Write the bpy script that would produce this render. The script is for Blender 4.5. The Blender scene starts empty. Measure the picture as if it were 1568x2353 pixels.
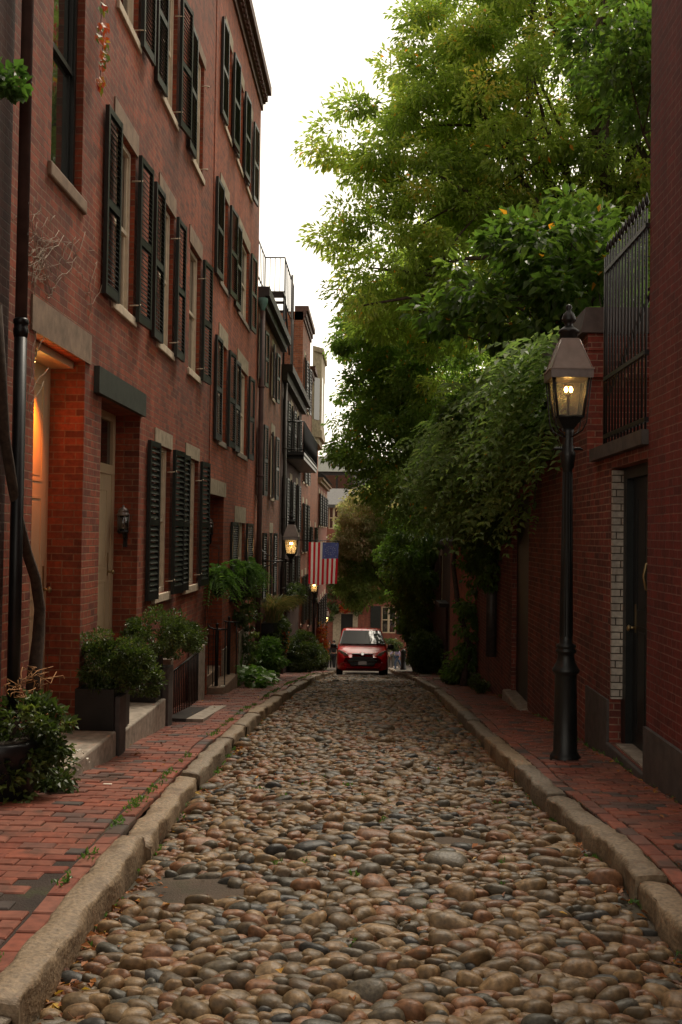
import bpy, bmesh, math, random
import numpy as np
from mathutils import Vector, Matrix
R = math.radians
random.seed(7); rng = np.random.default_rng(7)
scene = bpy.context.scene
COL = scene.collection

# ------------------------------------------------------------ camera
F = 2288.0                      # focal length in pixels of a 1568 x 2353 view
yw = Vector(((856-784)/F, -(1230-1176.5)/F, -1.0)).normalized()
ROLL = R(0.75)
zw = Vector((math.sin(ROLL), math.cos(ROLL), 0)); zw = (zw - yw*zw.dot(yw)).normalized()
xw = yw.cross(zw)
RW = Matrix((xw, yw, zw))       # rows: world axes in camera space -> cam to world
cd = bpy.data.cameras.new('camera'); cam = bpy.data.objects.new('camera', cd); COL.objects.link(cam)
cam.matrix_world = RW.to_4x4()
cd.sensor_fit = 'VERTICAL'; cd.sensor_height = 36.0; cd.lens = 36.0*F/2353.0
cd.clip_start = 0.05; cd.clip_end = 2000
scene.camera = cam
def ray(u, v): return RW @ Vector(((u-784)/F, -(v-1176.5)/F, -1.0))
def onX(u, v, X):
    d = ray(u, v); t = X/d.x; return Vector((X, d.y*t, d.z*t))
def onY(u, v, Y):
    d = ray(u, v); t = Y/d.y; return Vector((d.x*t, Y, d.z*t))

# ------------------------------------------------------------ world, sun, exposure
SUN_EL, SUN_ROT = R(58), R(20)
w = bpy.data.worlds.new('World'); scene.world = w; w.use_nodes = True
nt = w.node_tree; nt.nodes.clear()
sky = nt.nodes.new('ShaderNodeTexSky'); sky.sky_type = 'NISHITA'; sky.sun_disc = False
sky.sun_elevation = SUN_EL; sky.sun_rotation = SUN_ROT; sky.air_density = 1.0; sky.dust_density = 1.5; sky.ozone_density = 1.0
hs = nt.nodes.new('ShaderNodeHueSaturation'); hs.inputs['Saturation'].default_value = 0.12; hs.inputs['Value'].default_value = 1.0
mx = nt.nodes.new('ShaderNodeMix'); mx.data_type = 'RGBA'; mx.blend_type = 'MULTIPLY'; mx.inputs[0].default_value = 1.0
mx.inputs[7].default_value = (1.0, 0.89, 0.73, 1)
bg = nt.nodes.new('ShaderNodeBackground'); bg.inputs['Strength'].default_value = 0.15
wo = nt.nodes.new('ShaderNodeOutputWorld')
nt.links.new(sky.outputs[0], hs.inputs['Color']); nt.links.new(hs.outputs[0], mx.inputs[6])
nt.links.new(mx.outputs[2], bg.inputs['Color']); nt.links.new(bg.outputs[0], wo.inputs['Surface'])
sd = bpy.data.lights.new('sun', 'SUN'); sd.energy = 1.3; sd.angle = R(16); sd.color = (1.0, 0.9, 0.74)
sun = bpy.data.objects.new('sun', sd); COL.objects.link(sun)
sdir = Vector((math.sin(SUN_ROT)*math.cos(SUN_EL), math.cos(SUN_ROT)*math.cos(SUN_EL), math.sin(SUN_EL)))
sun.rotation_euler = sdir.to_track_quat('Z', 'Y').to_euler()
scene.view_settings.view_transform = 'Standard'; scene.view_settings.look = 'None'
scene.view_settings.gamma = 1.0; scene.view_settings.exposure = 0.92
scene.cycles.max_bounces = 6; scene.cycles.use_denoising = True

# ------------------------------------------------------------ node helpers
def new_mat(name):
    m = bpy.data.materials.new(name); m.use_nodes = True
    n = m.node_tree; b = n.nodes['Principled BSDF']; return m, n, b
def col4(c): return (c[0], c[1], c[2], 1)
def noise(n, scale, detail=4, src=None, rough=0.55):
    t = n.nodes.new('ShaderNodeTexNoise'); t.inputs['Scale'].default_value = scale; t.inputs['Detail'].default_value = detail
    t.inputs['Roughness'].default_value = rough
    if src is None:
        g = n.nodes.new('ShaderNodeNewGeometry'); src = g.outputs['Position']
    n.links.new(src, t.inputs['Vector']); return t
def ramp(n, fac, stops, mode='LINEAR'):
    r = n.nodes.new('ShaderNodeValToRGB'); cr = r.color_ramp; cr.interpolation = mode
    while len(cr.elements) < len(stops): cr.elements.new(0.5)
    for e, (p, c) in zip(cr.elements, stops):
        e.position = p; e.color = col4(c) if len(c) == 3 else c
    n.links.new(fac, r.inputs[0]); return r
def mixc(n, fac, a, b, mode='MIX'):
    m = n.nodes.new('ShaderNodeMix'); m.data_type = 'RGBA'; m.blend_type = mode
    for i, x in ((0, fac), (6, a), (7, b)):
        if hasattr(x, 'links'): n.links.new(x, m.inputs[i])
        elif i == 0: m.inputs[0].default_value = x
        else: m.inputs[i].default_value = col4(x)
    return m.outputs[2]
def bump(n, b, height, strength, dist=0.01, prev=None):
    bp = n.nodes.new('ShaderNodeBump'); bp.inputs['Strength'].default_value = strength; bp.inputs['Distance'].default_value = dist
    n.links.new(height, bp.inputs['Height'])
    if prev: n.links.new(prev, bp.inputs['Normal'])
    n.links.new(bp.outputs[0], b.inputs['Normal']); return bp.outputs[0]
def plain(name, c, rough=0.6, metal=0.0, var=0.25, sc=9.0, bmp=0.15, coat=0.0):
    m, n, b = new_mat(name)
    t = noise(n, sc, 6)
    lo = tuple(x*(1-var) for x in c); hi = tuple(min(1, x*(1+var)) for x in c)
    r = ramp(n, t.outputs['Fac'], [(0.3, lo), (0.7, hi)])
    n.links.new(r.outputs[0], b.inputs['Base Color'])
    b.inputs['Roughness'].default_value = rough; b.inputs['Metallic'].default_value = metal
    b.inputs['Coat Weight'].default_value = coat
    if bmp:
        t2 = noise(n, sc*12, 5); bump(n, b, t2.outputs['Fac'], bmp, 0.004)
    return m
def emit(name, c, s):
    m, n, b = new_mat(name); b.inputs['Base Color'].default_value = col4(c)
    b.inputs['Emission Color'].default_value = col4(c); b.inputs['Emission Strength'].default_value = s; return m
def brick_mat(name, c1, c2, mortar=(0.30, 0.22, 0.17), bw=0.19, rh=0.0625, ms=0.0058, stain=0.5, soot=(0.03, 0.018, 0.014)):
    m, n, b = new_mat(name)
    uv = n.nodes.new('ShaderNodeUVMap'); uv.uv_map = 'UVMap'
    wn = noise(n, 3.0, 2, uv.outputs[0])
    wob = n.nodes.new('ShaderNodeVectorMath'); wob.operation = 'MULTIPLY_ADD'
    n.links.new(wn.outputs['Color'], wob.inputs[0]); wob.inputs[1].default_value = (0.012, 0.012, 0); n.links.new(uv.outputs[0], wob.inputs[2])
    bt = n.nodes.new('ShaderNodeTexBrick'); bt.offset = 0.5; bt.squash = 0.55; bt.squash_frequency = 6
    n.links.new(wob.outputs[0], bt.inputs['Vector'])
    bt.inputs['Scale'].default_value = 1.0; bt.inputs['Brick Width'].default_value = bw; bt.inputs['Row Height'].default_value = rh
    bt.inputs['Mortar Size'].default_value = ms; bt.inputs['Mortar Smooth'].default_value = 0.3; bt.inputs['Bias'].default_value = -0.1
    bt.inputs['Color1'].default_value = col4(c1); bt.inputs['Color2'].default_value = col4(c2); bt.inputs['Mortar'].default_value = col4(mortar)
    # mortar worn away or sooted in patches
    mp = noise(n, 1.1, 4, uv.outputs[0]); mr = ramp(n, mp.outputs['Fac'], [(0.40, (0.15,)*3), (0.68, (1, 1, 1))])
    msk = n.nodes.new('ShaderNodeMath'); msk.operation = 'MULTIPLY'; n.links.new(bt.outputs['Fac'], msk.inputs[0]); n.links.new(mr.outputs[0], msk.inputs[1])
    c = mixc(n, msk.outputs[0], bt.outputs['Color'], tuple(x*0.5 for x in mortar))
    t1 = noise(n, 26, 3, uv.outputs[0]); r1 = ramp(n, t1.outputs['Fac'], [(0.25, (0.62, 0.6, 0.6)), (0.75, (1.25, 1.22, 1.2))])
    c = mixc(n, 0.8, c, r1.outputs[0], 'MULTIPLY')
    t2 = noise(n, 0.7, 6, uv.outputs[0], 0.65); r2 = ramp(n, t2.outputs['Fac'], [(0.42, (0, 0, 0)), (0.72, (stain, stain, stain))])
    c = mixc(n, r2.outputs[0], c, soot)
    mpn = n.nodes.new('ShaderNodeMapping'); mpn.inputs['Scale'].default_value = (5.0, 0.45, 1); n.links.new(uv.outputs[0], mpn.inputs[0])
    t5 = noise(n, 1.0, 5, mpn.outputs[0], 0.6); r5 = ramp(n, t5.outputs['Fac'], [(0.35, (0.62, 0.6, 0.6)), (0.65, (1.15, 1.12, 1.1))]); c = mixc(n, 0.75, c, r5.outputs[0], 'MULTIPLY')
    t6 = noise(n, 1.9, 5, uv.outputs[0], 0.7); r6 = ramp(n, t6.outputs['Fac'], [(0.6, (0, 0, 0)), (0.72, (.2, .2, .2))]); c = mixc(n, r6.outputs[0], c, (0.26, 0.14, 0.08))
    # darker odd bricks
    vb = n.nodes.new('ShaderNodeTexBrick'); vb.offset = 0.5; vb.squash = 0.55; vb.squash_frequency = 6
    n.links.new(wob.outputs[0], vb.inputs['Vector'])
    for k, v in (('Scale', 1.0), ('Brick Width', bw), ('Row Height', rh), ('Mortar Size', 0.0), ('Bias', -0.82)): vb.inputs[k].default_value = v
    vb.inputs['Color1'].default_value = (1, 1, 1, 1); vb.inputs['Color2'].default_value = (0.28, 0.25, 0.27, 1)
    c = mixc(n, 0.85, c, vb.outputs['Color'], 'MULTIPLY')
    n.links.new(c, b.inputs['Base Color']); b.inputs['Roughness'].default_value = 0.82
    inv = n.nodes.new('ShaderNodeMath'); inv.operation = 'SUBTRACT'; inv.inputs[0].default_value = 1.0; n.links.new(bt.outputs['Fac'], inv.inputs[1])
    p = bump(n, b, inv.outputs[0], 0.6, 0.006)
    t3 = noise(n, 60, 4, uv.outputs[0]); bump(n, b, t3.outputs['Fac'], 0.35, 0.004, p)
    return m
def attr_mat(name, stops, rough=0.6, mode='CONSTANT', mot=(0.7, 1.2), msc=60.0, bmp=0.2, bdist=0.004, spec=0.5, transl=0.0, moss=None):
    m, n, b = new_mat(name)
    a = n.nodes.new('ShaderNodeAttribute'); a.attribute_name = 'rnd'
    r = ramp(n, a.outputs['Fac'], stops, mode)
    t = noise(n, msc, 5); k = ramp(n, t.outputs['Fac'], [(0.3, (mot[0],)*3), (0.7, (mot[1],)*3)])
    c = mixc(n, 1.0, r.outputs[0], k.outputs[0], 'MULTIPLY')
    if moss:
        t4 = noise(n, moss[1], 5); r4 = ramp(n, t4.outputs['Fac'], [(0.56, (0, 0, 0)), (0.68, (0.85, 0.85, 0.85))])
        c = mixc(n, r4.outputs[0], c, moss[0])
    n.links.new(c, b.inputs['Base Color']); b.inputs['Roughness'].default_value = rough
    b.inputs['Specular IOR Level'].default_value = spec
    if bmp: bump(n, b, t.outputs['Fac'], bmp, bdist)
    if transl:
        tr = n.nodes.new('ShaderNodeBsdfTranslucent'); ct = mixc(n, 1.0, c, (1.85, 2.0, 1.1), 'MULTIPLY'); n.links.new(ct, tr.inputs['Color'])
        ms = n.nodes.new('ShaderNodeMixShader'); ms.inputs[0].default_value = transl
        out = n.nodes['Material Output']
        n.links.new(b.outputs[0], ms.inputs[1]); n.links.new(tr.outputs[0], ms.inputs[2]); n.links.new(ms.outputs[0], out.inputs['Surface'])
    return m

M = {}
M['brick_a'] = brick_mat('brick_old', (0.36, 0.073, 0.027), (0.165, 0.035, 0.016), mortar=(0.36, 0.19, 0.105), stain=0.5)
M['brick_b'] = brick_mat('brick_bright', (0.46, 0.11, 0.042), (0.28, 0.064, 0.027), mortar=(0.25, 0.14, 0.10), stain=0.3)
M['brick_c'] = brick_mat('brick_orange', (0.36, 0.11, 0.045), (0.20, 0.06, 0.026), mortar=(0.34, 0.22, 0.15), stain=0.4)
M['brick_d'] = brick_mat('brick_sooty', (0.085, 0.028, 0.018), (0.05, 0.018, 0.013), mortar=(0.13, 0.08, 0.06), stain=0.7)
M['brick_r'] = brick_mat('brick_wall', (0.26, 0.055, 0.034), (0.11, 0.026, 0.02), mortar=(0.40, 0.25, 0.18), stain=0.45)
M['brick_p'] = brick_mat('brick_painted', (0.20, 0.030, 0.022), (0.14, 0.023, 0.018), mortar=(0.27, 0.13, 0.10), ms=0.005, stain=0.12)
M['brick_f'] = brick_mat('brick_far', (0.30, 0.085, 0.05), (0.2, 0.06, 0.035), mortar=(0.2, 0.11, 0.08), stain=0.15)
M['whitebrick'] = brick_mat('white_painted_brick', (0.62, 0.58, 0.50), (0.5, 0.46, 0.4), mortar=(0.1, 0.08, 0.06), stain=0.3)
M['brownstone'] = plain('brownstone', (0.25, 0.17, 0.115), 0.85, var=0.3, bmp=0.4)
M['palestone'] = plain('pale_stone', (0.36, 0.29, 0.2), 0.85, var=0.3, bmp=0.4)
M['sill'] = plain('sill_stone', (0.62, 0.51, 0.38), 0.8, var=0.2, bmp=0.3)
M['greenstone'] = plain('green_painted_stone', (0.035, 0.04, 0.03), 0.6, var=0.3)
M['granite'] = plain('granite', (0.30, 0.25, 0.2), 0.8, var=0.35, sc=14, bmp=0.5)
M['granite_dark'] = plain('granite_dark', (0.075, 0.062, 0.056), 0.75, var=0.3, sc=10, bmp=0.4)
M['shutter'] = plain('shutter_black_paint', (0.013, 0.016, 0.014), 0.42, var=0.3, bmp=0.05)
M['cream'] = plain('cream_paint', (0.52, 0.41, 0.27), 0.5, var=0.08, bmp=0.05)
M['doorcream'] = plain('door_cream_paint', (0.55, 0.43, 0.28), 0.4, var=0.05, bmp=0.03)
M['trim'] = plain('trim_paint', (0.74, 0.65, 0.5), 0.5, var=0.12, bmp=0.05)
M['iron'] = plain('black_iron', (0.012, 0.012, 0.013), 0.38, 0.3, var=0.4, bmp=0.12)
M['lamp_iron'] = plain('lamp_black_paint', (0.008, 0.0095, 0.0095), 0.42, 0.0, var=0.5, sc=5, bmp=0.25)
M['lamp_cap'] = plain('lamp_grey_metal', (0.22, 0.19, 0.18), 0.3, 0.6, var=0.3, bmp=0.1)
M['lamp_roof'] = plain('lamp_roof_paint', (0.33, 0.27, 0.24), 0.2, 0.0, var=0.15, bmp=0)
M['brass'] = plain('brass', (0.32, 0.24, 0.12), 0.35, 0.8, var=0.2)
M['pipe_brown'] = plain('downpipe_brown', (0.07, 0.033, 0.027), 0.75, 0.0, var=0.3)
M['pipe_grey'] = plain('downpipe_grey', (0.07, 0.06, 0.055), 0.5, 0.3, var=0.3)
M['copper'] = plain('copper_patina', (0.10, 0.2, 0.17), 0.7, var=0.3)
M['roofdark'] = plain('roof_dark', (0.035, 0.03, 0.028), 0.7, var=0.3)
M['cornice'] = plain('cornice_brown', (0.10, 0.045, 0.032), 0.7, var=0.3)
M['doorblack'] = plain('door_black_paint', (0.010, 0.012, 0.012), 0.4, var=0.3)
M['bark'] = plain('bark', (0.07, 0.05, 0.036), 0.9, var=0.5, sc=18, bmp=0.9)
M['vinebark'] = plain('vine_bark', (0.055, 0.036, 0.024), 0.9, var=0.5, sc=25, bmp=1.0)
M['dirt'] = None
def glass_mat(name, base, rough=0.04):
    m, n, b = new_mat(name); b.inputs['Base Color'].default_value = col4(base); b.inputs['Roughness'].default_value = rough
    b.inputs['IOR'].default_value = 1.75; b.inputs['Specular IOR Level'].default_value = 0.8
    t = noise(n, 1.5, 2); bump(n, b, t.outputs['Fac'], 0.08, 0.05); return m
M['glass'] = glass_mat('window_glass', (0.02, 0.02, 0.018))
M['mirrorglass'] = glass_mat('reflecting_glass', (0.03, 0.035, 0.03)); M['mirrorglass'].node_tree.nodes['Principled BSDF'].inputs['IOR'].default_value = 3.2
M['curtain'] = glass_mat('curtained_glass', (0.16, 0.13, 0.10), 0.08)
m, n, b = new_mat('lantern_glass'); b.inputs['Base Color'].default_value = (1, 0.96, 0.85, 1); b.inputs['Roughness'].default_value = 0.12
tg = n.nodes.new('ShaderNodeBsdfTransparent'); tg.inputs[0].default_value = (0.85, 0.8, 0.66, 1); ms_ = n.nodes.new('ShaderNodeMixShader'); ms_.inputs[0].default_value = 0.78
dg = n.nodes.new('ShaderNodeBsdfDiffuse'); dg.inputs[0].default_value = (0.4, 0.39, 0.34, 1); m2_ = n.nodes.new('ShaderNodeMixShader'); m2_.inputs[0].default_value = 0.5
n.links.new(b.outputs[0], m2_.inputs[1]); n.links.new(dg.outputs[0], m2_.inputs[2])
n.links.new(m2_.outputs[0], ms_.inputs[1]); n.links.new(tg.outputs[0], ms_.inputs[2]); n.links.new(ms_.outputs[0], n.nodes['Material Output'].inputs['Surface'])
M['lglass'] = m
M['flame'] = emit('gas_mantle', (1.0, 0.62, 0.2), 30)
def dirt_mat(name, base, moss=(0.045, 0.06, 0.012)):
    m, n, b = new_mat(name)
    t = noise(n, 3.0, 6); r = ramp(n, t.outputs['Fac'], [(0.3, tuple(x*0.6 for x in base)), (0.7, tuple(x*1.3 for x in base))])
    t2 = noise(n, 1.7, 6, rough=0.7); r2 = ramp(n, t2.outputs['Fac'], [(0.5, (0, 0, 0)), (0.62, (0.9, 0.9, 0.9))])
    c = mixc(n, r2.outputs[0], r.outputs[0], moss)
    n.links.new(c, b.inputs['Base Color']); b.inputs['Roughness'].default_value = 0.85
    t3 = noise(n, 90, 5); bump(n, b, t3.outputs['Fac'], 0.8, 0.01); return m
M['dirt'] = dirt_mat('joint_dirt', (0.07, 0.047, 0.03), (0.045, 0.04, 0.018))
M['joint'] = dirt_mat('brick_joint', (0.035, 0.02, 0.013))
M['street'] = dirt_mat('street_asphalt', (0.12, 0.1, 0.085), (0.12, 0.1, 0.085))
M['cobble'] = attr_mat('cobblestone', [(0, (0.226, 0.138, 0.068)), (0.14, (0.197, 0.093, 0.046)), (0.25, (0.119, 0.095, 0.063)), (0.35, (0.276, 0.176, 0.087)), (0.45, (0.088, 0.080, 0.062)),
    (0.52, (0.172, 0.114, 0.059)), (0.64, (0.246, 0.119, 0.059)), (0.74, (0.052, 0.049, 0.044)), (0.79, (0.152, 0.100, 0.053)), (0.87, (0.099, 0.067, 0.037)), (0.93, (0.256, 0.171, 0.092))], rough=0.5, mot=(0.42, 1.2), msc=42, bmp=0.9, spec=0.35, moss=((0.07, 0.05, 0.025), 5.0))
M['paver'] = attr_mat('paving_brick', [(0, (0.23, 0.076, 0.048)), (0.22, (0.29, 0.085, 0.05)), (0.42, (0.18, 0.075, 0.055)), (0.55, (0.125, 0.072, 0.06)), (0.64, (0.26, 0.095, 0.062)), (0.8, (0.085, 0.066, 0.058)), (0.86, (0.22, 0.064, 0.04))], rough=0.45, mot=(0.65, 1.2), msc=22, bmp=0.4, moss=((0.075, 0.042, 0.03), 3.0))
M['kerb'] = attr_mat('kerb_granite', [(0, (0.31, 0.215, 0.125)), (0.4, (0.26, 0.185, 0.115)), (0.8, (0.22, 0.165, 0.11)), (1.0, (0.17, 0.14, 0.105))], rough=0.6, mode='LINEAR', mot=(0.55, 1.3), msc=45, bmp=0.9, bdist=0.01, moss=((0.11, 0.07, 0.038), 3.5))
def leafm(name, stops, transl=0.4, rough=0.45): return attr_mat(name, stops, rough=rough, mode='LINEAR', mot=(0.8, 1.15), msc=8, bmp=0, transl=transl)
M['leaf_tree'] = leafm('leaves_tree', [(0, (0.13, 0.18, 0.04)), (0.4, (0.22, 0.29, 0.065)), (0.7, (0.33, 0.38, 0.10)), (0.88, (0.46, 0.42, 0.12)), (0.97, (0.65, 0.30, 0.05)), (1.0, (0.65, 0.24, 0.04))], 0.62)
M['leaf_mid'] = leafm('leaves_mid', [(0, (0.10, 0.16, 0.04)), (0.45, (0.17, 0.26, 0.065)), (0.85, (0.28, 0.36, 0.09)), (0.96, (0.36, 0.36, 0.10)), (0.98, (0.6, 0.26, 0.03)), (1.0, (0.6, 0.26, 0.03))], 0.55, 0.4)
M['leaf_far'] = leafm('leaves_far', [(0, (0.17, 0.24, 0.10)), (0.5, (0.28, 0.37, 0.16)), (0.96, (0.40, 0.46, 0.2)), (1.0, (0.6, 0.3, 0.06))], 0.5, 0.4)
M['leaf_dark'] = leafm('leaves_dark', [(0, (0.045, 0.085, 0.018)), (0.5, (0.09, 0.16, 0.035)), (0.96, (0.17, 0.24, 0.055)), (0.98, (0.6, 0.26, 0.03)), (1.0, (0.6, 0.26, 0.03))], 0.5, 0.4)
M['leaf_vine'] = leafm('leaves_vine', [(0, (0.09, 0.16, 0.05)), (0.5, (0.19, 0.28, 0.10)), (0.97, (0.36, 0.44, 0.17)), (1.0, (0.5, 0.3, 0.05))], 0.5, 0.45)
M['leaf_shrub'] = leafm('leaves_shrub', [(0, (0.03, 0.05, 0.012)), (0.6, (0.07, 0.105, 0.025)), (1.0, (0.19, 0.22, 0.055))], 0.25, 0.4)
M['leaf_fern'] = leafm('leaves_fern', [(0, (0.05, 0.11, 0.025)), (0.6, (0.12, 0.23, 0.05)), (1.0, (0.24, 0.36, 0.10))], 0.3, 0.4)
M['leaf_pink'] = leafm('leaves_pink', [(0, (0.24, 0.28, 0.13)), (0.4, (0.40, 0.37, 0.23)), (0.7, (0.55, 0.42, 0.32)), (1.0, (0.58, 0.42, 0.33))], 0.35)
M['leaf_grass'] = leafm('leaves_grass', [(0, (0.07, 0.09, 0.03)), (0.6, (0.14, 0.15, 0.06)), (1.0, (0.32, 0.2, 0.1))], 0.3)
M['leaf_red'] = leafm('leaves_autumn', [(0, (0.35, 0.04, 0.015)), (0.5, (0.5, 0.10, 0.02)), (0.8, (0.3, 0.22, 0.03)), (1.0, (0.13, 0.18, 0.03))], 0.4)
M['leaf_fallen'] = leafm('leaves_fallen', [(0, (0.10, 0.035, 0.015)), (0.5, (0.22, 0.08, 0.025)), (0.8, (0.38, 0.13, 0.03)), (1.0, (0.55, 0.36, 0.06))], 0.2, 0.6)
M['flower'] = plain('flower_white', (0.75, 0.72, 0.62), 0.6)

# ------------------------------------------------------------ mesh builder
class MB:
    def __init__(s): s.v = []; s.f = []; s.m = []; s.cur = 0; s.smooth = []; s.sm = False
    def add(s, verts, faces):
        o = len(s.v); s.v += [tuple(p) for p in verts]
        for f in faces: s.f.append([i+o for i in f]); s.m.append(s.cur); s.smooth.append(s.sm)
    def quad(s, a, b, c, d): s.add([a, b, c, d], [(0, 1, 2, 3)])
    def box(s, x0, x1, y0, y1, z0, z1):
        if x1 < x0: x0, x1 = x1, x0
        if y1 < y0: y0, y1 = y1, y0
        if z1 < z0: z0, z1 = z1, z0
        s.add([(x0,y0,z0),(x1,y0,z0),(x1,y1,z0),(x0,y1,z0),(x0,y0,z1),(x1,y0,z1),(x1,y1,z1),(x0,y1,z1)],
              [(0,3,2,1),(4,5,6,7),(0,1,5,4),(1,2,6,5),(2,3,7,6),(3,0,4,7)]); return s
    def obox(s, c, ax, ay, az):   # centre and three half vectors
        c = Vector(c); ax, ay, az = Vector(ax), Vector(ay), Vector(az); P = []
        for k in (-1, 1):
            for i, j in ((-1,-1),(1,-1),(1,1),(-1,1)): P.append(c+ax*i+ay*j+az*k)
        s.add(P, [(0,3,2,1),(4,5,6,7),(0,1,5,4),(1,2,6,5),(2,3,7,6),(3,0,4,7)]); return s
    def tube(s, pts, rad, n=8, cap=True):
        pts = [Vector(p) for p in pts]; k = len(pts)
        if not hasattr(rad, '__len__'): rad = [rad]*k
        o = len(s.v); ref = Vector((0.13, 0.31, 0.94)).normalized(); prev = None
        for i, p in enumerate(pts):
            t = (pts[min(i+1, k-1)]-pts[max(i-1, 0)])
            if t.length < 1e-9: t = Vector((0, 0, 1))
            t.normalize()
            if prev is None:
                a = t.cross(ref)
                if a.length < 0.1: a = t.cross(Vector((1, 0, 0)))
            else: a = prev - t*prev.dot(t)
            a.normalize(); prev = a; b = t.cross(a)
            for j in range(n):
                th = 2*math.pi*j/n; s.v.append(tuple(p+(a*math.cos(th)+b*math.sin(th))*rad[i]))
        for i in range(k-1):
            for j in range(n):
                s.f.append([o+i*n+j, o+i*n+(j+1) % n, o+(i+1)*n+(j+1) % n, o+(i+1)*n+j]); s.m.append(s.cur); s.smooth.append(True)
        if cap:
            s.f.append([o+j for j in range(n)][::-1]); s.m.append(s.cur); s.smooth.append(False)
            s.f.append([o+(k-1)*n+j for j in range(n)]); s.m.append(s.cur); s.smooth.append(False)
        return s
    def lathe(s, cx, cy, prof, n=24, smooth=True, sides=None):
        n = sides or n; o = len(s.v); off = math.pi/4 if sides == 4 else 0
        for r, z in prof:
            for j in range(n):
                th = 2*math.pi*j/n + off; s.v.append((cx+r*math.cos(th), cy+r*math.sin(th), z))
        for i in range(len(prof)-1):
            for j in range(n):
                s.f.append([o+i*n+j, o+i*n+(j+1) % n, o+(i+1)*n+(j+1) % n, o+(i+1)*n+j]); s.m.append(s.cur); s.smooth.append(smooth)
        s.f.append([o+j for j in range(n)][::-1]); s.m.append(s.cur); s.smooth.append(False)
        s.f.append([o+(len(prof)-1)*n+j for j in range(n)]); s.m.append(s.cur); s.smooth.append(False)
        return s
    def build(s, name, mats, parent=None, origin=None):
        if not isinstance(mats, (list, tuple)): mats = [mats]
        me = bpy.data.meshes.new(name)
        o = Vector(origin) if origin is not None else (wloc(parent) if parent else Vector((0, 0, 0)))
        V = np.array(s.v, dtype=np.float64)
        me.from_pydata((V-np.array(o)).tolist(), [], s.f)
        me.polygons.foreach_set('material_index', s.m); me.polygons.foreach_set('use_smooth', s.smooth)
        for m_ in mats: me.materials.append(m_)
        uvl = me.uv_layers.new(name='UVMap'); uv = np.zeros((len(me.loops), 2)); li = 0
        for f in s.f:
            P = V[f]; e1 = P[1]-P[0]; e2 = P[2]-P[0]; nn = np.abs(np.cross(e1, e2)); k = int(np.argmax(nn))
            a, b_ = ((1, 2), (0, 2), (0, 1))[k]; c = len(f)
            uv[li:li+c, 0] = P[:, a]; uv[li:li+c, 1] = P[:, b_]; li += c
        uvl.data.foreach_set('uv', uv.ravel())
        ob = bpy.data.objects.new(name, me); COL.objects.link(ob)
        if parent: ob.parent = parent; ob.location = o - wloc(parent)
        else: ob.location = o
        return ob
def wloc(o):
    l = Vector((0, 0, 0))
    while o is not None: l = l + o.location; o = o.parent
    return l
def npmesh(name, V, Fq, mat, rnd=None, parent=None, smooth=False, origin=None):
    """V (n,3), Fq (m,k) arrays; rnd: per-vertex float."""
    me = bpy.data.meshes.new(name); k = Fq.shape[1]; m_ = len(Fq)
    o = Vector(origin) if origin is not None else (wloc(parent) if parent else Vector((0, 0, 0)))
    V = V - np.array(o)
    me.vertices.add(len(V)); me.vertices.foreach_set('co', V.astype(np.float32).ravel())
    me.loops.add(m_*k); me.loops.foreach_set('vertex_index', Fq.astype(np.int32).ravel())
    me.polygons.add(m_); me.polygons.foreach_set('loop_start', np.arange(0, m_*k, k, dtype=np.int32))
    me.update(calc_edges=True)
    me.polygons.foreach_set('use_smooth', np.full(m_, smooth))
    if rnd is not None:
        a = me.attributes.new('rnd', 'FLOAT', 'POINT'); a.data.foreach_set('value', rnd.astype(np.float32))
    me.materials.append(mat); me.validate()
    ob = bpy.data.objects.new(name, me); COL.objects.link(ob)
    if parent: ob.parent = parent; ob.location = o - wloc(parent)
    else: ob.location = o
    return ob
def tag(o, label=None, cat=None, group=None, kind=None):
    if label: o['label'] = label
    if cat: o['category'] = cat
    if group: o['group'] = group
    if kind: o['kind'] = kind
    return o
def empty(name, loc, label, cat, group=None):
    o = bpy.data.objects.new(name, None); COL.objects.link(o); o.location = loc; o.empty_display_size = 0.2
    return tag(o, label, cat, group)
def kids(o): return [c for c in bpy.data.objects if c.parent == o]
def copy_tree(o, parent=None):
    c = o.copy(); COL.objects.link(c); c.parent = parent
    for ch in kids(o): copy_tree(ch, c)
    return c

# ------------------------------------------------------------ ground profile
GY = [-6, 0, 4.24, 5.6, 7.3, 9.6, 11.7, 15, 18.2, 25, 32.8, 35.7, 45, 54.5, 60, 64, 120]
GH = [1.45, 1.6, 1.77, 1.82, 1.95, 2.13, 2.30, 2.60, 2.92, 3.70, 4.67, 5.06, 6.25, 7.42, 8.1, 8.35, 8.5]
_gy = np.linspace(-8, 120, 1281); _gh = np.interp(_gy, GY, GH); _k = np.ones(15)/15
_gh = np.convolve(np.pad(_gh, 7, mode='edge'), _k, mode='valid')
def gz(y): return -np.interp(y, _gy, _gh)
KLY = [-6, 3, 4.24, 5.6, 7.3, 9.6, 11.7, 18.2, 32.8, 60]; KL = [-1.12, -1.15, -1.18, -1.21, -1.29, -1.33, -1.35, -1.33, -1.40, -1.45]
KR = [1.36, 1.34, 1.32, 1.29, 1.21, 1.17, 1.15, 1.16, 1.10, 1.05]
def kl(y): return np.interp(y, KLY, KL)
def kr(y): return np.interp(y, KLY, KR)
def roadz(x, y):
    c = (kl(y)+kr(y))/2; hw = (kr(y)-kl(y))/2; t = (x-c)/hw
    return gz(y) + 0.055*(1-t*t) + 0.012*np.sin(y*2.3+x*1.7)+0.01*np.sin(y*0.9-x*3.1+1)
SW = 0.155
def swz(x, y): return gz(y)+SW+0.012*np.sin(y*1.9+x*2.0)+0.008*np.sin(y*4.1-x)

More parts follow.
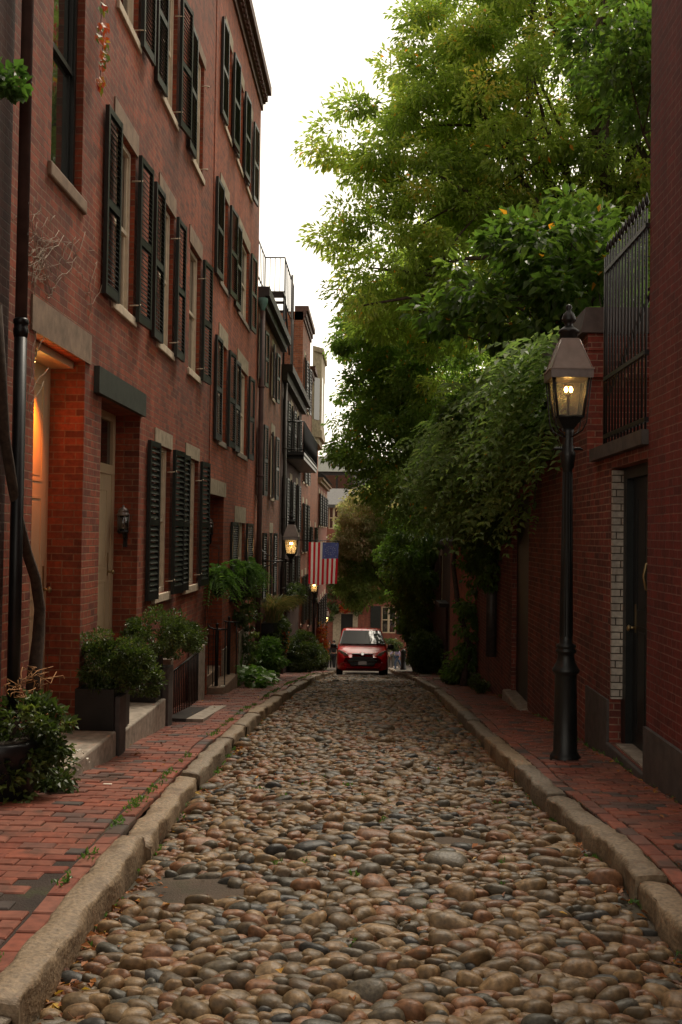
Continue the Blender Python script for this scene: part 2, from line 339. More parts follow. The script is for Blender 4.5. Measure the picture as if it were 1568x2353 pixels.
def sheet(name, xf0, xf1, ys, zf, mat, nx=10, off=0.0, kind='structure'):
    V = []; Fq = []
    for y in ys:
        a, b_ = xf0(y), xf1(y)
        for i in range(nx+1):
            x = a+(b_-a)*i/nx; V.append((x, y, float(zf(x, y))+off))
    for j in range(len(ys)-1):
        for i in range(nx):
            a = j*(nx+1)+i; Fq.append((a, a+1, a+nx+2, a+nx+1))
    return tag(npmesh(name, np.array(V), np.array(Fq), mat, smooth=True), kind=kind)
ysr = np.concatenate([np.arange(-5, 40, 0.25), np.arange(40, 66, 1.0)])
# far ground and cross street
g = MB()
sheet('ground', lambda y: -140, lambda y: 140, np.concatenate([np.arange(-60, -4, 8.0), ysr, np.arange(66, 400, 16.0)]), lambda x, y: gz(y)-0.35 if y < 57 else gz(y)-0.06, M['street'], 8)
sheet('cross_street', lambda y: -40, lambda y: 40, np.arange(57.6, 66.1, 0.5), lambda x, y: gz(y), M['street'], 8, 0.004)

# ------------------------------------------------------------ cobbles
def ico(sub):
    bm = bmesh.new(); bmesh.ops.create_icosphere(bm, subdivisions=sub, radius=1.0)
    v = np.array([x.co[:] for x in bm.verts]); f = np.array([[q.index for q in fc.verts] for fc in bm.faces]); bm.free(); return v, f
def build_cobbles():
    Y0, Y1, SY = 2.7, 38.0, 1.55
    rad = []; area = 0; tot = 2.5*(Y1-Y0)*SY
    while area < tot*1.03:
        r = random.choice([0.028, 0.033, 0.038, 0.042, 0.046, 0.051, 0.058])*random.uniform(0.82, 1.2)
        if random.random() < 0.035: r *= 1.55
        rad.append(r); area += math.pi*r*r
    N = len(rad); rad = np.array(rad)
    x = rng.uniform(-1.2, 1.2, N); y = rng.uniform(Y0, Y1, N)*SY
    for it in range(70):
        o = np.argsort(y); x = x[o]; y = y[o]; rad = rad[o]; dx = np.zeros(N); dy = np.zeros(N)
        for k in range(1, 72):
            ex = x[k:]-x[:-k]; ey = y[k:]-y[:-k]; d = np.sqrt(ex*ex+ey*ey)+1e-6; ov = (rad[k:]+rad[:-k])*0.99-d
            m_ = ov > 0; p = np.where(m_, ov*0.45/d, 0)
            dx[k:] += p*ex; dx[:-k] -= p*ex; dy[k:] += p*ey; dy[:-k] -= p*ey
        x += np.clip(dx, -.05, .05); y += np.clip(dy, -.05, .05)
        yy = y/SY; lo = kl(yy)+rad+0.005; hi = kr(yy)-rad-0.005; x = np.clip(x, lo, hi); y = np.clip(y, Y0*SY, Y1*SY)
    y = y/SY
    keep = np.ones(N, bool)
    # bare earth patch beside the left kerb
    keep &= ~((((x+0.98)/0.24)**2+((y-5.0-.1*np.sin(x*9))/0.25)**2) < 1.0+.35*np.sin(x*14+y*11)); keep &= ~((((x+0.7)/0.12)**2+((y-4.85)/0.1)**2) < 1.0); keep &= ~((((x-0.55)/0.22)**2+((y-5.9)/0.12)**2) < 1.0)
    keep &= ~((((x+0.62)/0.2)**2+((y-6.9)/0.16)**2) < 1.0)
    x, y, rad = x[keep], y[keep], rad[keep]; N = len(x)
    big, sml = ico(3), ico(2); Vs = []; Fs = []; Rs = []; off = 0
    for sel, (tv, tf) in ((y < 8.5, big), (y >= 8.5, sml)):
        X, Y, A = x[sel], y[sel], rad[sel]; n_ = len(X); nv = len(tv)
        D = tv[None]                                    # 1,nv,3
        r = np.ones((n_, nv))
        for q in range(4):
            dd = rng.normal(size=(n_, 3)); dd /= np.linalg.norm(dd, axis=1)[:, None]
            ph = rng.uniform(0, 6.28, n_); r += 0.095*np.sin(2.7*(dd @ tv.T)+ph[:, None])
        # squarer outline, flatter top
        e = 0.78; P = np.sign(D)*np.abs(D)**e
        P = P*r[..., None]
        a = A*rng.uniform(0.98, 1.22, n_); b_ = A/1.55*rng.uniform(0.9, 1.16, n_); c = rng.uniform(0.032, 0.05, n_)*np.clip(A/0.055, 0.8, 1.5)
        P = P*np.stack([a, b_, c], 1)[:, None, :]
        th = rng.normal(0, 0.28, n_); ct, st = np.cos(th)[:, None], np.sin(th)[:, None]
        px = P[..., 0]*ct-P[..., 1]*st; py = P[..., 0]*st+P[..., 1]*ct; pz = P[..., 2]
        tx, ty = rng.normal(0, .10, (2, n_, 1)); pz = pz+px*tx+py*ty
        zc = roadz(X, Y)+rng.uniform(-0.018, 0.010, n_)
        V = np.stack([px+X[:, None], py+Y[:, None], pz+zc[:, None]], -1).reshape(-1, 3)
        Fq = (tf[None]+(np.arange(n_)*nv)[:, None, None]).reshape(-1, 3)+off
        Vs.append(V); Fs.append(Fq); Rs.append(np.repeat(rng.uniform(0, 1, n_), nv)); off += len(V)
    road = npmesh('road', np.concatenate(Vs), np.concatenate(Fs), M['cobble'], np.concatenate(Rs), smooth=True)
    tag(road, kind='structure')
build_cobbles()
sheet('road_bed', kl, kr, ysr, roadz, M['dirt'], 16, 0.007)

# ------------------------------------------------------------ kerbs
def build_kerb(name, side):
    prof = [(0.0, -0.30), (0.0, 0.02), (0.001, SW-0.03), (0.006, SW-0.009), (0.020, SW-0.001), (0.07, SW+0.004), (0.13, SW+0.003), (0.144, SW-0.006), (0.148, SW-0.05), (0.148, -0.30)]
    V = []; Fq = []; Rn = []; y = 1.4
    while y < 56.5:
        L = random.uniform(0.9, 2.2); nseg = max(4, int(L/0.07)) if y < 20 else 5
        lift = random.gauss(0, 0.010); skew = random.gauss(0, 0.012); o = len(V); rr = random.random(); k = len(prof)
        if side < 0 and 3.5 < y < 5.2: lift += 0.0
        tw = random.gauss(0, 0.03); ph = [random.uniform(0, 6.28) for _ in range(4)]
        for i in range(nseg+1):
            t = i/nseg; yy = y+0.006+(L-0.012)*t
            endr = (0.03 if side < 0 and 4.0 < y < 5.6 else 0.008)*(1-min(1, min(t, 1-t)*L/0.03)) 
            base = kl(yy) if side < 0 else kr(yy)
            wv = 0.010*math.sin(yy*7+ph[0])+0.006*math.sin(yy*17+ph[1])+random.gauss(0, 0.0025)
            for j, (px, pz) in enumerate(prof):
                q = 0.005*math.sin(yy*11+j*1.3+ph[2])+random.gauss(0, 0.0032)-(0.012 if 2 < j < 5 and random.random() < .05 else 0)
                xx = px+skew*(t-0.5)+(wv if j < 5 else wv*0.3)+(q if 0 < j < 9 else 0)
                zz = pz+lift+tw*(px-0.1)+(q*0.8-endr if 1 < j < 8 else 0)
                V.append((base+side*xx, yy, float(gz(yy))+zz)); Rn.append(rr)
        for i in range(nseg):
            for j in range(k-1):
                a = o+i*k+j; q = (a, a+1, a+k+1, a+k); Fq.append(q if side > 0 else q[::-1])
        for e_, rev in ((0, side > 0), (nseg, side < 0)):
            for j in range(k-2):
                a = o+e_*k; tri = (a, a+j+1, a+j+2, a+j+2); Fq.append(tri)
        y += L
    V = np.array(V); Fq = np.array(Fq)
    me = bpy.data.meshes.new(name); fl = [tuple(dict.fromkeys(f)) for f in Fq.tolist()]
    me.from_pydata(V.tolist(), [], fl); a = me.attributes.new('rnd', 'FLOAT', 'POINT'); a.data.foreach_set('value', np.array(Rn, dtype=np.float32))
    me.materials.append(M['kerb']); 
    for p in me.polygons: p.use_smooth = len(p.vertices) == 4
    ob = bpy.data.objects.new(name, me); COL.objects.link(ob); tag(ob, kind='structure')
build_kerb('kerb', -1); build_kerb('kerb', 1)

# ------------------------------------------------------------ brick pavements
WL, WR = -2.5, 2.1          # facade planes
def build_pavement(name, side):
    xin = (lambda y: kl(y)-0.153) if side < 0 else (lambda y: kr(y)+0.153)
    xout = WL-0.5 if side < 0 else WR+0.4
    sheet(name+'_bed', (lambda y: xout) if side < 0 else xin, xin if side < 0 else (lambda y: xout), ysr[ysr < 57.6], swz, M['joint'], 10, -0.012)
    V = []; Fq = []; Rn = []; BL, BW, gap = 0.19, 0.0945, 0.009
    def brick(cx, cy, lx, ly, sag=0.0):
        o = len(V); z0 = float(swz(cx, cy))+random.gauss(0, 0.0022)-sag; rx, ry = random.gauss(0, .012), random.gauss(0, .018); th = random.gauss(0, 0.012)
        c, s_ = math.cos(th), math.sin(th); sl = float((swz(cx, cy+.05)-swz(cx, cy-.05))/.1)
        for (hx, hy, dz) in ((lx/2, ly/2, -0.04), (lx/2, ly/2, -0.006), (lx/2-.006, ly/2-.006, 0.0)):
            for i, j in ((-1, -1), (1, -1), (1, 1), (-1, 1)):
                px, py = i*hx, j*hy; V.append((cx+px*c-py*s_, cy+px*s_+py*c, z0+dz+px*rx+py*(ry+sl)))
                Rn.append(None)
        for a in (0, 4):
            for k in range(4): Fq.append((o+a+k, o+a+(k+1) % 4, o+a+4+(k+1) % 4, o+a+4+k))
        Fq.append((o+8, o+9, o+10, o+11)); r = random.random(); Rn[-12:] = [r]*12
    y = 1.6; row = 0
    while y < 60:
        step = BW+gap if y < 40 else 0.4
        if y >= 40: break
        a = xin(y); b_ = xout; lo, hi = min(a, b_), max(a, b_)
        # soldier course against the kerb
        sol = a+side*(BW/2+0.004)
        if row % 2 == 0: brick(sol, y+step/2, BW, BL)
        lo2, hi2 = (lo, hi-BW-0.012) if side < 0 else (lo+BW+0.012, hi)
        sk = 0.02*math.sin(y*0.8)+ (-0.05 if side < 0 else 0.03)
        x = (hi2 if side < 0 else lo2); first = True
        while (x > lo2 if side < 0 else x < hi2):
            L = BL if not first or row % 2 == 0 else BL/2
            L *= random.uniform(0.97, 1.02); first = False; cx = x+side*L/2
            hole = (side < 0) and (((cx+1.44)/0.11)**2+((y-4.65)/0.5)**2 < 1)
            if not (hole and random.random() < 0.55):
                brick(cx, y+sk*(cx-lo)+random.gauss(0, .0015), L-gap, BW, 0.03 if hole else 0)
            x += side*L
        y += step; row += 1
    ob = npmesh(name, np.array(V), np.array(Fq), M['paver'], np.array(Rn)); tag(ob, kind='structure')
build_pavement('pavement_left', -1); build_pavement('pavement_right', 1)
# ------------------------------------------------------------ houses
def facade(X, Y0, Y1, Z0, Z1, openings, out=1, depth=0.16, back=4.0, name='wall', mat=None, parent=None, zj=None, extra=None):
    """Street wall on the plane x=X facing +x (out=1) or -x (out=-1) with real openings, plus ends and top."""
    mb = MB(); ys = sorted({Y0, Y1, *[o[0] for o in openings], *[o[1] for o in openings]}); zs = sorted({Z0, Z1, *[o[2] for o in openings], *[o[3] for o in openings]})
    for i in range(len(ys)-1):
        for j in range(len(zs)-1):
            yc, zc = (ys[i]+ys[i+1])/2, (zs[j]+zs[j+1])/2
            if any(o[0] < yc < o[1] and o[2] < zc < o[3] for o in openings): continue
            q = [(X, ys[i], zs[j]), (X, ys[i+1], zs[j]), (X, ys[i+1], zs[j+1]), (X, ys[i], zs[j+1])]
            if out < 0: q = q[::-1]
            mb.add(q, [(0, 1, 2, 3)])
    for o in openings:
        y0, y1, z0, z1 = o[:4]; d = o[4] if len(o) > 4 else depth; Xi = X-out*d
        mb.add([(X,y0,z0),(Xi,y0,z0),(Xi,y0,z1),(X,y0,z1)], [(0,1,2,3)]); mb.add([(X,y1,z0),(Xi,y1,z0),(Xi,y1,z1),(X,y1,z1)], [(0,1,2,3)])
        mb.add([(X,y0,z1),(Xi,y0,z1),(Xi,y1,z1),(X,y1,z1)], [(0,1,2,3)]); mb.add([(X,y0,z0),(Xi,y0,z0),(Xi,y1,z0),(X,y1,z0)], [(0,1,2,3)])
    Xb = X-out*back
    for y in (Y0, Y1): mb.add([(X,y,Z0),(Xb,y,Z0),(Xb,y,Z1),(X,y,Z1)], [(0,1,2,3)])
    mb.add([(Xb,Y0,Z0),(Xb,Y1,Z0),(Xb,Y1,Z1),(Xb,Y0,Z1)], [(0,1,2,3)])
    mb.add([(X,Y0,Z1),(Xb,Y0,Z1),(Xb,Y1,Z1),(X,Y1,Z1)], [(0,1,2,3)])
    return mb.build(name, mat, parent)
def window(par, X, y0, y1, z0, z1, out=1, depth=0.05, mat="trim", glass='glass', sill='sill', lintel='brownstone', lh=0.23, lpad=0.09, panes=(2, 3), sillh=0.09, bars=True):
    d = lambda a: X-out*a
    f = MB(); ft = 0.05
    f.box(d(depth), d(depth+.07), y0+.001, y0+ft, z0+.001, z1-.001); f.box(d(depth), d(depth+.07), y1-ft, y1-.001, z0+.001, z1-.001)
    f.box(d(depth), d(depth+.07), y0+ft, y1-ft, z1-ft, z1-.001); f.box(d(depth-.01), d(depth+.07), y0+ft, y1-ft, z0+.001, z0+.06)
    zm = (z0+z1)/2
    f.box(d(depth+.015), d(depth+.065), y0+ft, y1-ft, zm-.022, zm+.022)
    for a, b_, dd in ((z0+.06, zm-.022, .035), (zm+.022, z1-ft, .02)):
        f.box(d(depth+dd), d(depth+dd+.025), y0+ft, y0+ft+.035, a, b_); f.box(d(depth+dd), d(depth+dd+.025), y1-ft-.035, y1-ft, a, b_)
        if bars:
            for i in range(1, panes[0]+1):
                yy = y0+ft+.035+(y1-y0-2*ft-.07)*i/(panes[0]+1); f.box(d(depth+dd+.003), d(depth+dd+.022), yy-.009, yy+.009, a, b_)
            for i in range(1, panes[1]):
                zz = a+(b_-a)*i/panes[1]; f.box(d(depth+dd+.005), d(depth+dd+.02), y0+ft+.035, y1-ft-.035, zz-.009, zz+.009)
    w_ = f.build('window', M[mat], par)
    MB().box(d(depth+.05), d(depth+.056), y0+.01, y1-.01, z0+.01, z1-.01).build('pane', M[glass], w_)
    if sill:
        s_ = MB(); s_.box(X+out*.03, d(depth-.005), y0-.075, y1+.075, z0-sillh, z0-.001); b = s_.build('sill', M[sill], w_)
        bv = b.modifiers.new('b', 'BEVEL'); bv.width = .008; bv.segments = 2
    if lintel:
        l_ = MB(); l_.box(X+out*.012, d(.09), y0-lpad, y1+lpad, z1+.001, z1+lh); l_.build('lintel', M[lintel], w_)
    return w_
_sh = {}
def shutter_mesh(wd, ht, n, coarse=False):
    k = (round(wd, 3), round(ht, 3), n)
    if k in _sh: return _sh[k]
    f = MB(); t = .038; st = .045       # lies in the y-z plane, hinge at y=0, x thickness
    f.box(0, t, 0, st, 0, ht); f.box(0, t, wd-st, wd, 0, ht)
    rails = [(0, .09), (ht*.47, ht*.47+.07), (ht-.06, ht)]
    for a, b_ in rails: f.box(.002, t-.002, st, wd-st, a, b_)
    for (a, b_), m_ in (((rails[0][1], rails[1][0]), n//2), ((rails[1][1], rails[2][0]), n-n//2)):
        for i in range(m_):
            z = a+(b_-a)*(i+.5)/m_; h = (b_-a)/m_*.62
            f.obox((t/2, wd/2, z), (0.0165, 0, -h*.62), (0, (wd-2*st)/2, 0), (0.0022, 0, 0.003))
    o = f.build('shutter', M['shutter']); me = o.data; bpy.data.objects.remove(o); _sh[k] = me; return me
def shutter(par, X, y, z0, ht, wd, out=1, hinge='near', ang=6, n=26):
    """hinge near: panel runs from y towards smaller y; far: towards larger y."""
    o = bpy.data.objects.new('shutter', shutter_mesh(wd, ht, n)); COL.objects.link(o); o.parent = par
    o.location = Vector((X+out*.03, y, z0))-wloc(par)
    if out > 0: rz = R(180)-0 if False else 0
    a = R(ang)
    if hinge == 'far': o.rotation_euler = (0, 0, -a)
    else: o.scale = (1, -1, 1); o.rotation_euler = (0, 0, a)
    return o
def win_sh(par, X, y0, y1, z0, z1, out=1, sw=.41, ang=(5, 5), n=26, sides=(1, 1), drop=.04, **kw):
    w_ = window(par, X, y0, y1, z0, z1, out, **kw)
    h = z1-z0+drop
    if sides[0]: shutter(par, X, y0+.0, z0-drop, h, sw, out, 'near', ang[0], n)
    if sides[1]: shutter(par, X, y1-.0, z0-drop, h, sw, out, 'far', ang[1], n)
    # shutter stays (small pale hooks)
    return w_
def hooks(par, pts):
    m_ = MB()
    for (x, y, z) in pts:
        m_.tube([(x, y, z), (x+.07, y+.01, z+.005), (x+.085, y+.06, z+.02), (x+.05, y+.10, z+.015)], .006, 5)
    m_.build('shutter_hook', M['sill'], par)
def door(par, X, y0, y1, z0, z1, out=1, mat='doorcream', panels=((.08, .42), (.48, .9)), transom=None, handle='far', frame=None, name='door', hz=None):
    m_ = MB(); d = lambda a: X-out*a
    m_.box(X, d(.05), y0, y1, z0, z1); H = (transom or z1)-z0; W = y1-y0
    for a, b_ in panels:
        for i in (0, 1):
            ya = y0+W*(.13+.40*i); yb = ya+W*.33; za, zb = z0+H*a, z0+H*b_
            m_.box(X+out*.006, X-out*.001, ya, ya+.02, za, zb); m_.box(X+out*.006, X-out*.001, yb-.02, yb, za, zb)
            m_.box(X+out*.006, X-out*.001, ya+.02, yb-.02, za, za+.02); m_.box(X+out*.006, X-out*.001, ya+.02, yb-.02, zb-.02, zb)
            m_.box(X+out*.004, X-out*.001, ya+.05, yb-.05, za+.05, zb-.05)
    o = m_.build(name, M[mat], par)
    hy = y1-.09 if handle == 'far' else y0+.09; hz = hz or z0+1.0
    h = MB(); h.tube([(X, hy, hz), (X+out*.05, hy, hz)], .012, 8); h.tube([(X+out*.05, hy, hz-.005), (X+out*.065, hy, hz), (X+out*.075, hy, hz+.001)], [.026, .028, .01], 10)
    h.box(X+out*.004, X-out*.001, hy-.02, hy+.02, hz-.04, hz+.2)
    h.build('handle', M['brass'], o)
    return o

# --- house with two doorways (b1)
b1 = empty('brick_house', (-4.5, 11, gz(11)), 'tall dark red brick row house with two recessed cream doors and louvred black shutters', 'house', 'brick row houses along the left pavement')
S1 = 15.05
f2 = [(9.37, 10.15), (11.35, 12.14), (13.25, 14.06)]
f3 = [(9.37, 10.15), (11.35, 12.15), (13.25, 14.08)]
f1 = [(11.34, 12.18), (13.21, 14.13)]
ops = [(7.23, 8.50, -2.2, 1.46, .36), (9.04, 10.55, -2.4, 1.24, .30), (7.49, 8.30, 2.82, 4.9, .16)]
ops += [(a, b_, -.72, 1.02, .16) for a, b_ in f1] + [(a, b_, 2.21, 3.90, .16) for a, b_ in f2] + [(a, b_, 5.08, 6.68, .16) for a, b_ in f3] + [(7.49, 8.30, 5.9, 7.4, .16)]
facade(WL, 6.60, S1, -3.2, 10.5, ops, mat=M['brick_a'], parent=b1)
for a, b_ in f1: win_sh(b1, WL, a, b_, -.72, 1.02, sw=.43, ang=(-3, 6), n=24, lintel='palestone', glass='curtain', lh=.18, lpad=.07, sillh=.10, bars=False)
for i, (a, b_) in enumerate(f2): win_sh(b1, WL, a, b_, 2.21, 3.90, sides=(i < 2, 1), sw=.44, ang=((-2, -1, 0)[i], (4, 2, 6)[i]), n=32, bars=False, glass='curtain' if i != 1 else 'glass')
for i, (a, b_) in enumerate(f3): win_sh(b1, WL, a, b_, 5.08, 6.68, sides=(i == 1, 1) if i < 2 else (1, 0), sw=.44, ang=((0, -3, -1)[i], (3, 7, 4)[i]), n=30, lh=.16, bars=False)
window(b1, WL, 7.49, 8.30, 5.9, 7.4, bars=False)
window(b1, WL, 7.49, 8.30, 2.82, 4.9, mat='shutter', glass='mirrorglass', sill=None, lintel=None, bars=False, depth=.065)
s_ = MB(); s_.box(WL+.03, WL-.06, 7.42, 8.38, 2.70, 2.819); s_ = s_.build('sill', M['brownstone'], b1); bv = s_.modifiers.new('b', 'BEVEL'); bv.width = .015; bv.segments = 2
MB().box(WL+.015, WL-.1, 7.12, 8.64, 1.461, 1.72).build('lintel', M['brownstone'], b1)
MB().box(WL+.05, WL-.1, 8.78, 10.62, 1.241, 1.48).build('lintel', M['greenstone'], b1)
door(b1, WL-.30, 7.23, 8.50, -1.62, 1.46, panels=((.05, .3), (.34, .62), (.66, .93)), hz=-.5)
dr = MB(); X_ = WL-.26
dr.box(X_, X_-.05, 9.04, 9.24, -1.6, 1.24); dr.box(X_, X_-.05, 10.45, 10.55, -1.6, 1.24); dr.box(X_+.003, X_-.05, 9.24, 10.45, .60, .70); dr.box(X_+.003, X_-.05, 9.24, 10.45, 1.16, 1.24)
dr.build('door_frame', M['doorcream'], b1)
MB().box(X_-.03, X_-.04, 9.24, 10.45, .70, 1.16).build('transom_pane', M['glass'], b1)
dd = door(b1, X_-.01, 9.24, 10.45, -1.6, .60, panels=((.05, .22), (.27, .5), (.55, .93)), hz=-.42)
MB().box(X_+.004, X_-.01, 9.70, 9.98, -.90, -.84).build('letter_slot', M['brass'], dd)
# cream soffit in the first doorway
MB().box(WL-.10, WL-.30, 7.235, 8.495, 1.40, 1.458).build('soffit', M['doorcream'], b1)
def stay(par, y, z):
    q = MB(); q.tube([(WL-.03, y-.02, z), (WL+.05, y-.01, z+.005), (WL+.07, y+.03, z+.02), (WL+.04, y+.07, z+.015)], .008, 5); q.build('shutter_hook', M['sill'], par)
for L_2, z0, z1 in ((f1, -.72, 1.02), (f2, 2.21, 3.90), (f3, 5.08, 6.68)):
    for a, b_ in L_2:
        for z in (z0+.12, z1-.28): stay(b1, b_-.0, z)
# cornice
def cornice(par, y0, y1, z, mat, proj=.22, dent=True, out=1, X=WL, h=.5):
    c = MB(); c.box(X+out*.05, X-out*.3, y0, y1, z-h, z-h*.72); c.box(X+out*.10, X-out*.3, y0, y1, z-h*.72, z-h*.36); c.box(X+out*proj, X-out*.3, y0, y1, z-h*.36, z)
    if dent:
        y = y0+.05
        while y < y1-.1: c.box(X+out*.15, X+out*.1001, y, y+.09, z-h*.68, z-h*.38); y += .2
    return c.build('cornice', mat, par)
cornice(b1, 6.60, S1, 10.6, M['cornice'])

def recess_lamp():
    t = empty('doorway_lamp', (WL-.17, 7.75, 1.30), 'small warm lamp under the top of the first cream doorway, lighting it orange', 'lamp')
    MB().lathe(WL-.17, 7.62, [(.035, 1.398), (.05, 1.38), (.045, 1.34)], 12).build('lamp_base', M['brass'], t)
    MB().lathe(WL-.17, 7.62, [(.02, 1.339), (.035, 1.315), (.03, 1.29), (.008, 1.275)], 12).build('bulb', M['flame'], t)
    l = bpy.data.lights.new('doorway_light', 'SPOT'); l.energy = 42.0; l.color = (1, .20, .015); l.spot_size = R(95); l.spot_blend = .8; l.shadow_soft_size = .05
    lo = bpy.data.objects.new('doorway_light', l); COL.objects.link(lo); lo.location = (WL-.04, 7.95, 1.12); lo.rotation_euler = Vector((.30, .0, .28)).to_track_quat('Z', 'Y').to_euler()
recess_lamp()

# --- darker neighbouring house at the very left (b0)
b0 = empty('brick_house', (-4.5, 5.5, gz(5.5)), 'dark sooty brick house at the left edge of the picture, beside the long downpipe', 'house', 'brick row houses along the left pavement')
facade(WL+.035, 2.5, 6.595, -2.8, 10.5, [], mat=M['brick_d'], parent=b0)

# --- brighter house with shutters on all floors (b2)
b2 = empty('brick_house', (-4.5, 18.7, gz(18.7)), 'bright red brick row house with cornice against the sky, stone lintels and railed doorstep', 'house', 'brick row houses along the left pavement')
E2 = 20.95; X2 = WL+.012
def P2(u, v): p = onX(u, v, WL); return p.y, p.z
w2 = []   # (y0,y1,z0,z1)
cA = [(16.1, 16.85), (18.55, 19.35), (20.45, 21.15)]
g1 = [(17.95, 19.3)]
F2 = [(15.8, 16.6), (17.98, 19.35)]
F3 = [(15.7, 16.5), (17.85, 19.35)]
F4 = [(15.95, 16.62), (17.35, 18.1), (18.75, 19.45)]
o2 = [(15.15, 16.55, -3.0, .60, .5)] + [(a, b_, -1.15, .20, .16) for a, b_ in g1] + [(a, b_, 1.50, 3.08, .16) for a, b_ in F2] + [(a, b_, 4.05, 5.5, .16) for a, b_ in F3] + [(a, b_, 6.65, 8.15, .16) for a, b_ in F4]
facade(X2, S1+.003, E2, -4.2, 9.3, o2, mat=M['brick_b'], parent=b2)
for a, b_ in g1: win_sh(b2, X2, a, b_, -1.15, .20, lintel='palestone', lh=.3, sw=.6, ang=(-2, 4), n=30, bars=False)
for a, b_ in F2: win_sh(b2, X2, a, b_, 1.50, 3.08, lintel='palestone', lh=.28, sw=.5, ang=(-2, 4), n=34, glass='curtain', sill='granite', bars=False)
for a, b_ in F3: win_sh(b2, X2, a, b_, 4.05, 5.5, lintel='palestone', sw=.55, ang=(-2, 4), n=34, sill='granite', bars=False)
for i, (a, b_) in enumerate(F4): win_sh(b2, X2, a, b_, 6.65, 8.15, lintel='palestone', sw=.5, ang=(-2, 4), n=30, bars=False)
MB().box(X2+.02, X2-.1, 15.06, 16.68, .601, .84).build('lintel', M['palestone'], b2)
door(b2, X2-.47, 15.15, 16.55, -2.25, .60, mat='doorblack')
cornice(b2, S1+.003, E2+.1, 9.55, M['cornice'])
# stone base of b2
bs = MB(); bs.box(X2+.03, X2-.1, 16.58, 17.4, -3.4, -1.95); bs.build('stone_base', M['granite'], b2); bs = MB(); bs.box(X2+.03, X2-.1, 18.6, 20.0, -3.6, -1.85); bs.build('stone_base', M['granite'], b2)

# --- house with the wall lantern (b3)
b3 = empty('brick_house', (-4.5, 25.4, gz(25.4)), 'lower orange brick row house with dark eaves and a gas lantern on its wall', 'house', 'brick row houses along the left pavement')
E3 = 26.65; Z3 = 5.1
g3 = [(21.6, 22.3), (24.1, 24.8)]
h3 = [(21.5, 22.2), (24.2, 24.95)]
i3 = [(21.4, 22.1), (24.15, 24.85)]
o3 = [(a, b_, -1.5, .02, .15) for a, b_ in g3] + [(a, b_, .9, 2.45, .15) for a, b_ in h3] + [(a, b_, 3.35, 4.55, .15) for a, b_ in i3] + [(25.3, 26.2, -4.2, -1.0, .4)]
facade(WL, E2+.003, E3, -4.8, Z3, o3, mat=M['brick_c'], parent=b3)
for a, b_ in g3: win_sh(b3, WL, a, b_, -1.5, .02, lintel='palestone', lh=.25, sw=.38, n=26)
for a, b_ in h3: win_sh(b3, WL, a, b_, .9, 2.45, lintel='palestone', sw=.42, n=26, lh=.26)
for a, b_ in i3: win_sh(b3, WL, a, b_, 3.35, 4.55, lintel='palestone', sw=.42, n=26, lh=.2)
door(b3, WL-.35, 25.3, 26.2, -3.7, -1.0, mat='doorblack')
ev = MB(); ev.box(WL+.24, WL-.3, E2+.12, E3+.02, Z3-.02, Z3+.18); ev.box(WL+.14, WL-.3, E2+.12, E3+.02, Z3-.2, Z3-.02); ev.build('eaves', M['roofdark'], b3)
# roof deck railing
rd = empty('roof_railing', (-3.2, 24.5, Z3+.2), 'thin black railing round a roof deck against the white sky above the lower brick house', 'railing')
r_ = MB()
def railrun(mb, p0, p1, z0, z1, n, rr=.012, post=.02):
    p0, p1 = Vector(p0), Vector(p1)
    for z in (z1, z0+(z1-z0)*.08): mb.tube([(p0.x, p0.y, z), (p1.x, p1.y, z)], post, 5)
    for i in range(n+1):
        p = p0.lerp(p1, i/n); mb.tube([(p.x, p.y, z0), (p.x, p.y, z1)], post if i in (0, n) else rr, 4)
ra = onX(656, 592, -2.55); RY = ra.y; RT = ra.z; rx = onY(610, 592, RY).x
railrun(r_, (-2.55, RY, 0), (rx, RY, 0), RT-1.05, RT, 4, .011, .02)
railrun(r_, (rx, RY, 0), (rx, RY-3.6, 0), RT-1.05, RT, 9, .011, .02)
railrun(r_, (-2.55, RY, 0), (-2.55, RY+3.0, 0), RT-1.35, RT-.05, 7, .012, .022)
r_.build('rail_bars', M['iron'], rd)
st_ = MB()
st_.box(rx, -2.53, RY-.5, RY+.1, RT-1.12, RT-1.07)
for i in range(6): st_.box(-3.0, -2.55, RY+.3+i*.25, RY+.5+i*.25, RT-1.2-.2*i, RT-1.16-.2*i)
st_.tube([(-2.56, RY+.2, RT-1.1), (-2.56, RY+1.9, RT-2.4)], .03, 5)
for xx, yy in ((-2.56, RY), (-2.9, RY-.1), (-2.56, RY+3.0), (rx, RY)): st_.tube([(xx, yy, RT-1.1), (xx, yy, 4.2)], .035, 5)
st_.build('stair', M['iron'], rd)
pp5 = onX(673, 700, -2.5)
tag(MB().tube([(-2.52, pp5.y, 2.6), (-2.52, pp5.y, pp5.z+.9)], .035, 6).build('vent_stack', M['pipe_grey']), 'thin tall grey stack pipe rising beside the roof deck railing', 'pipe')

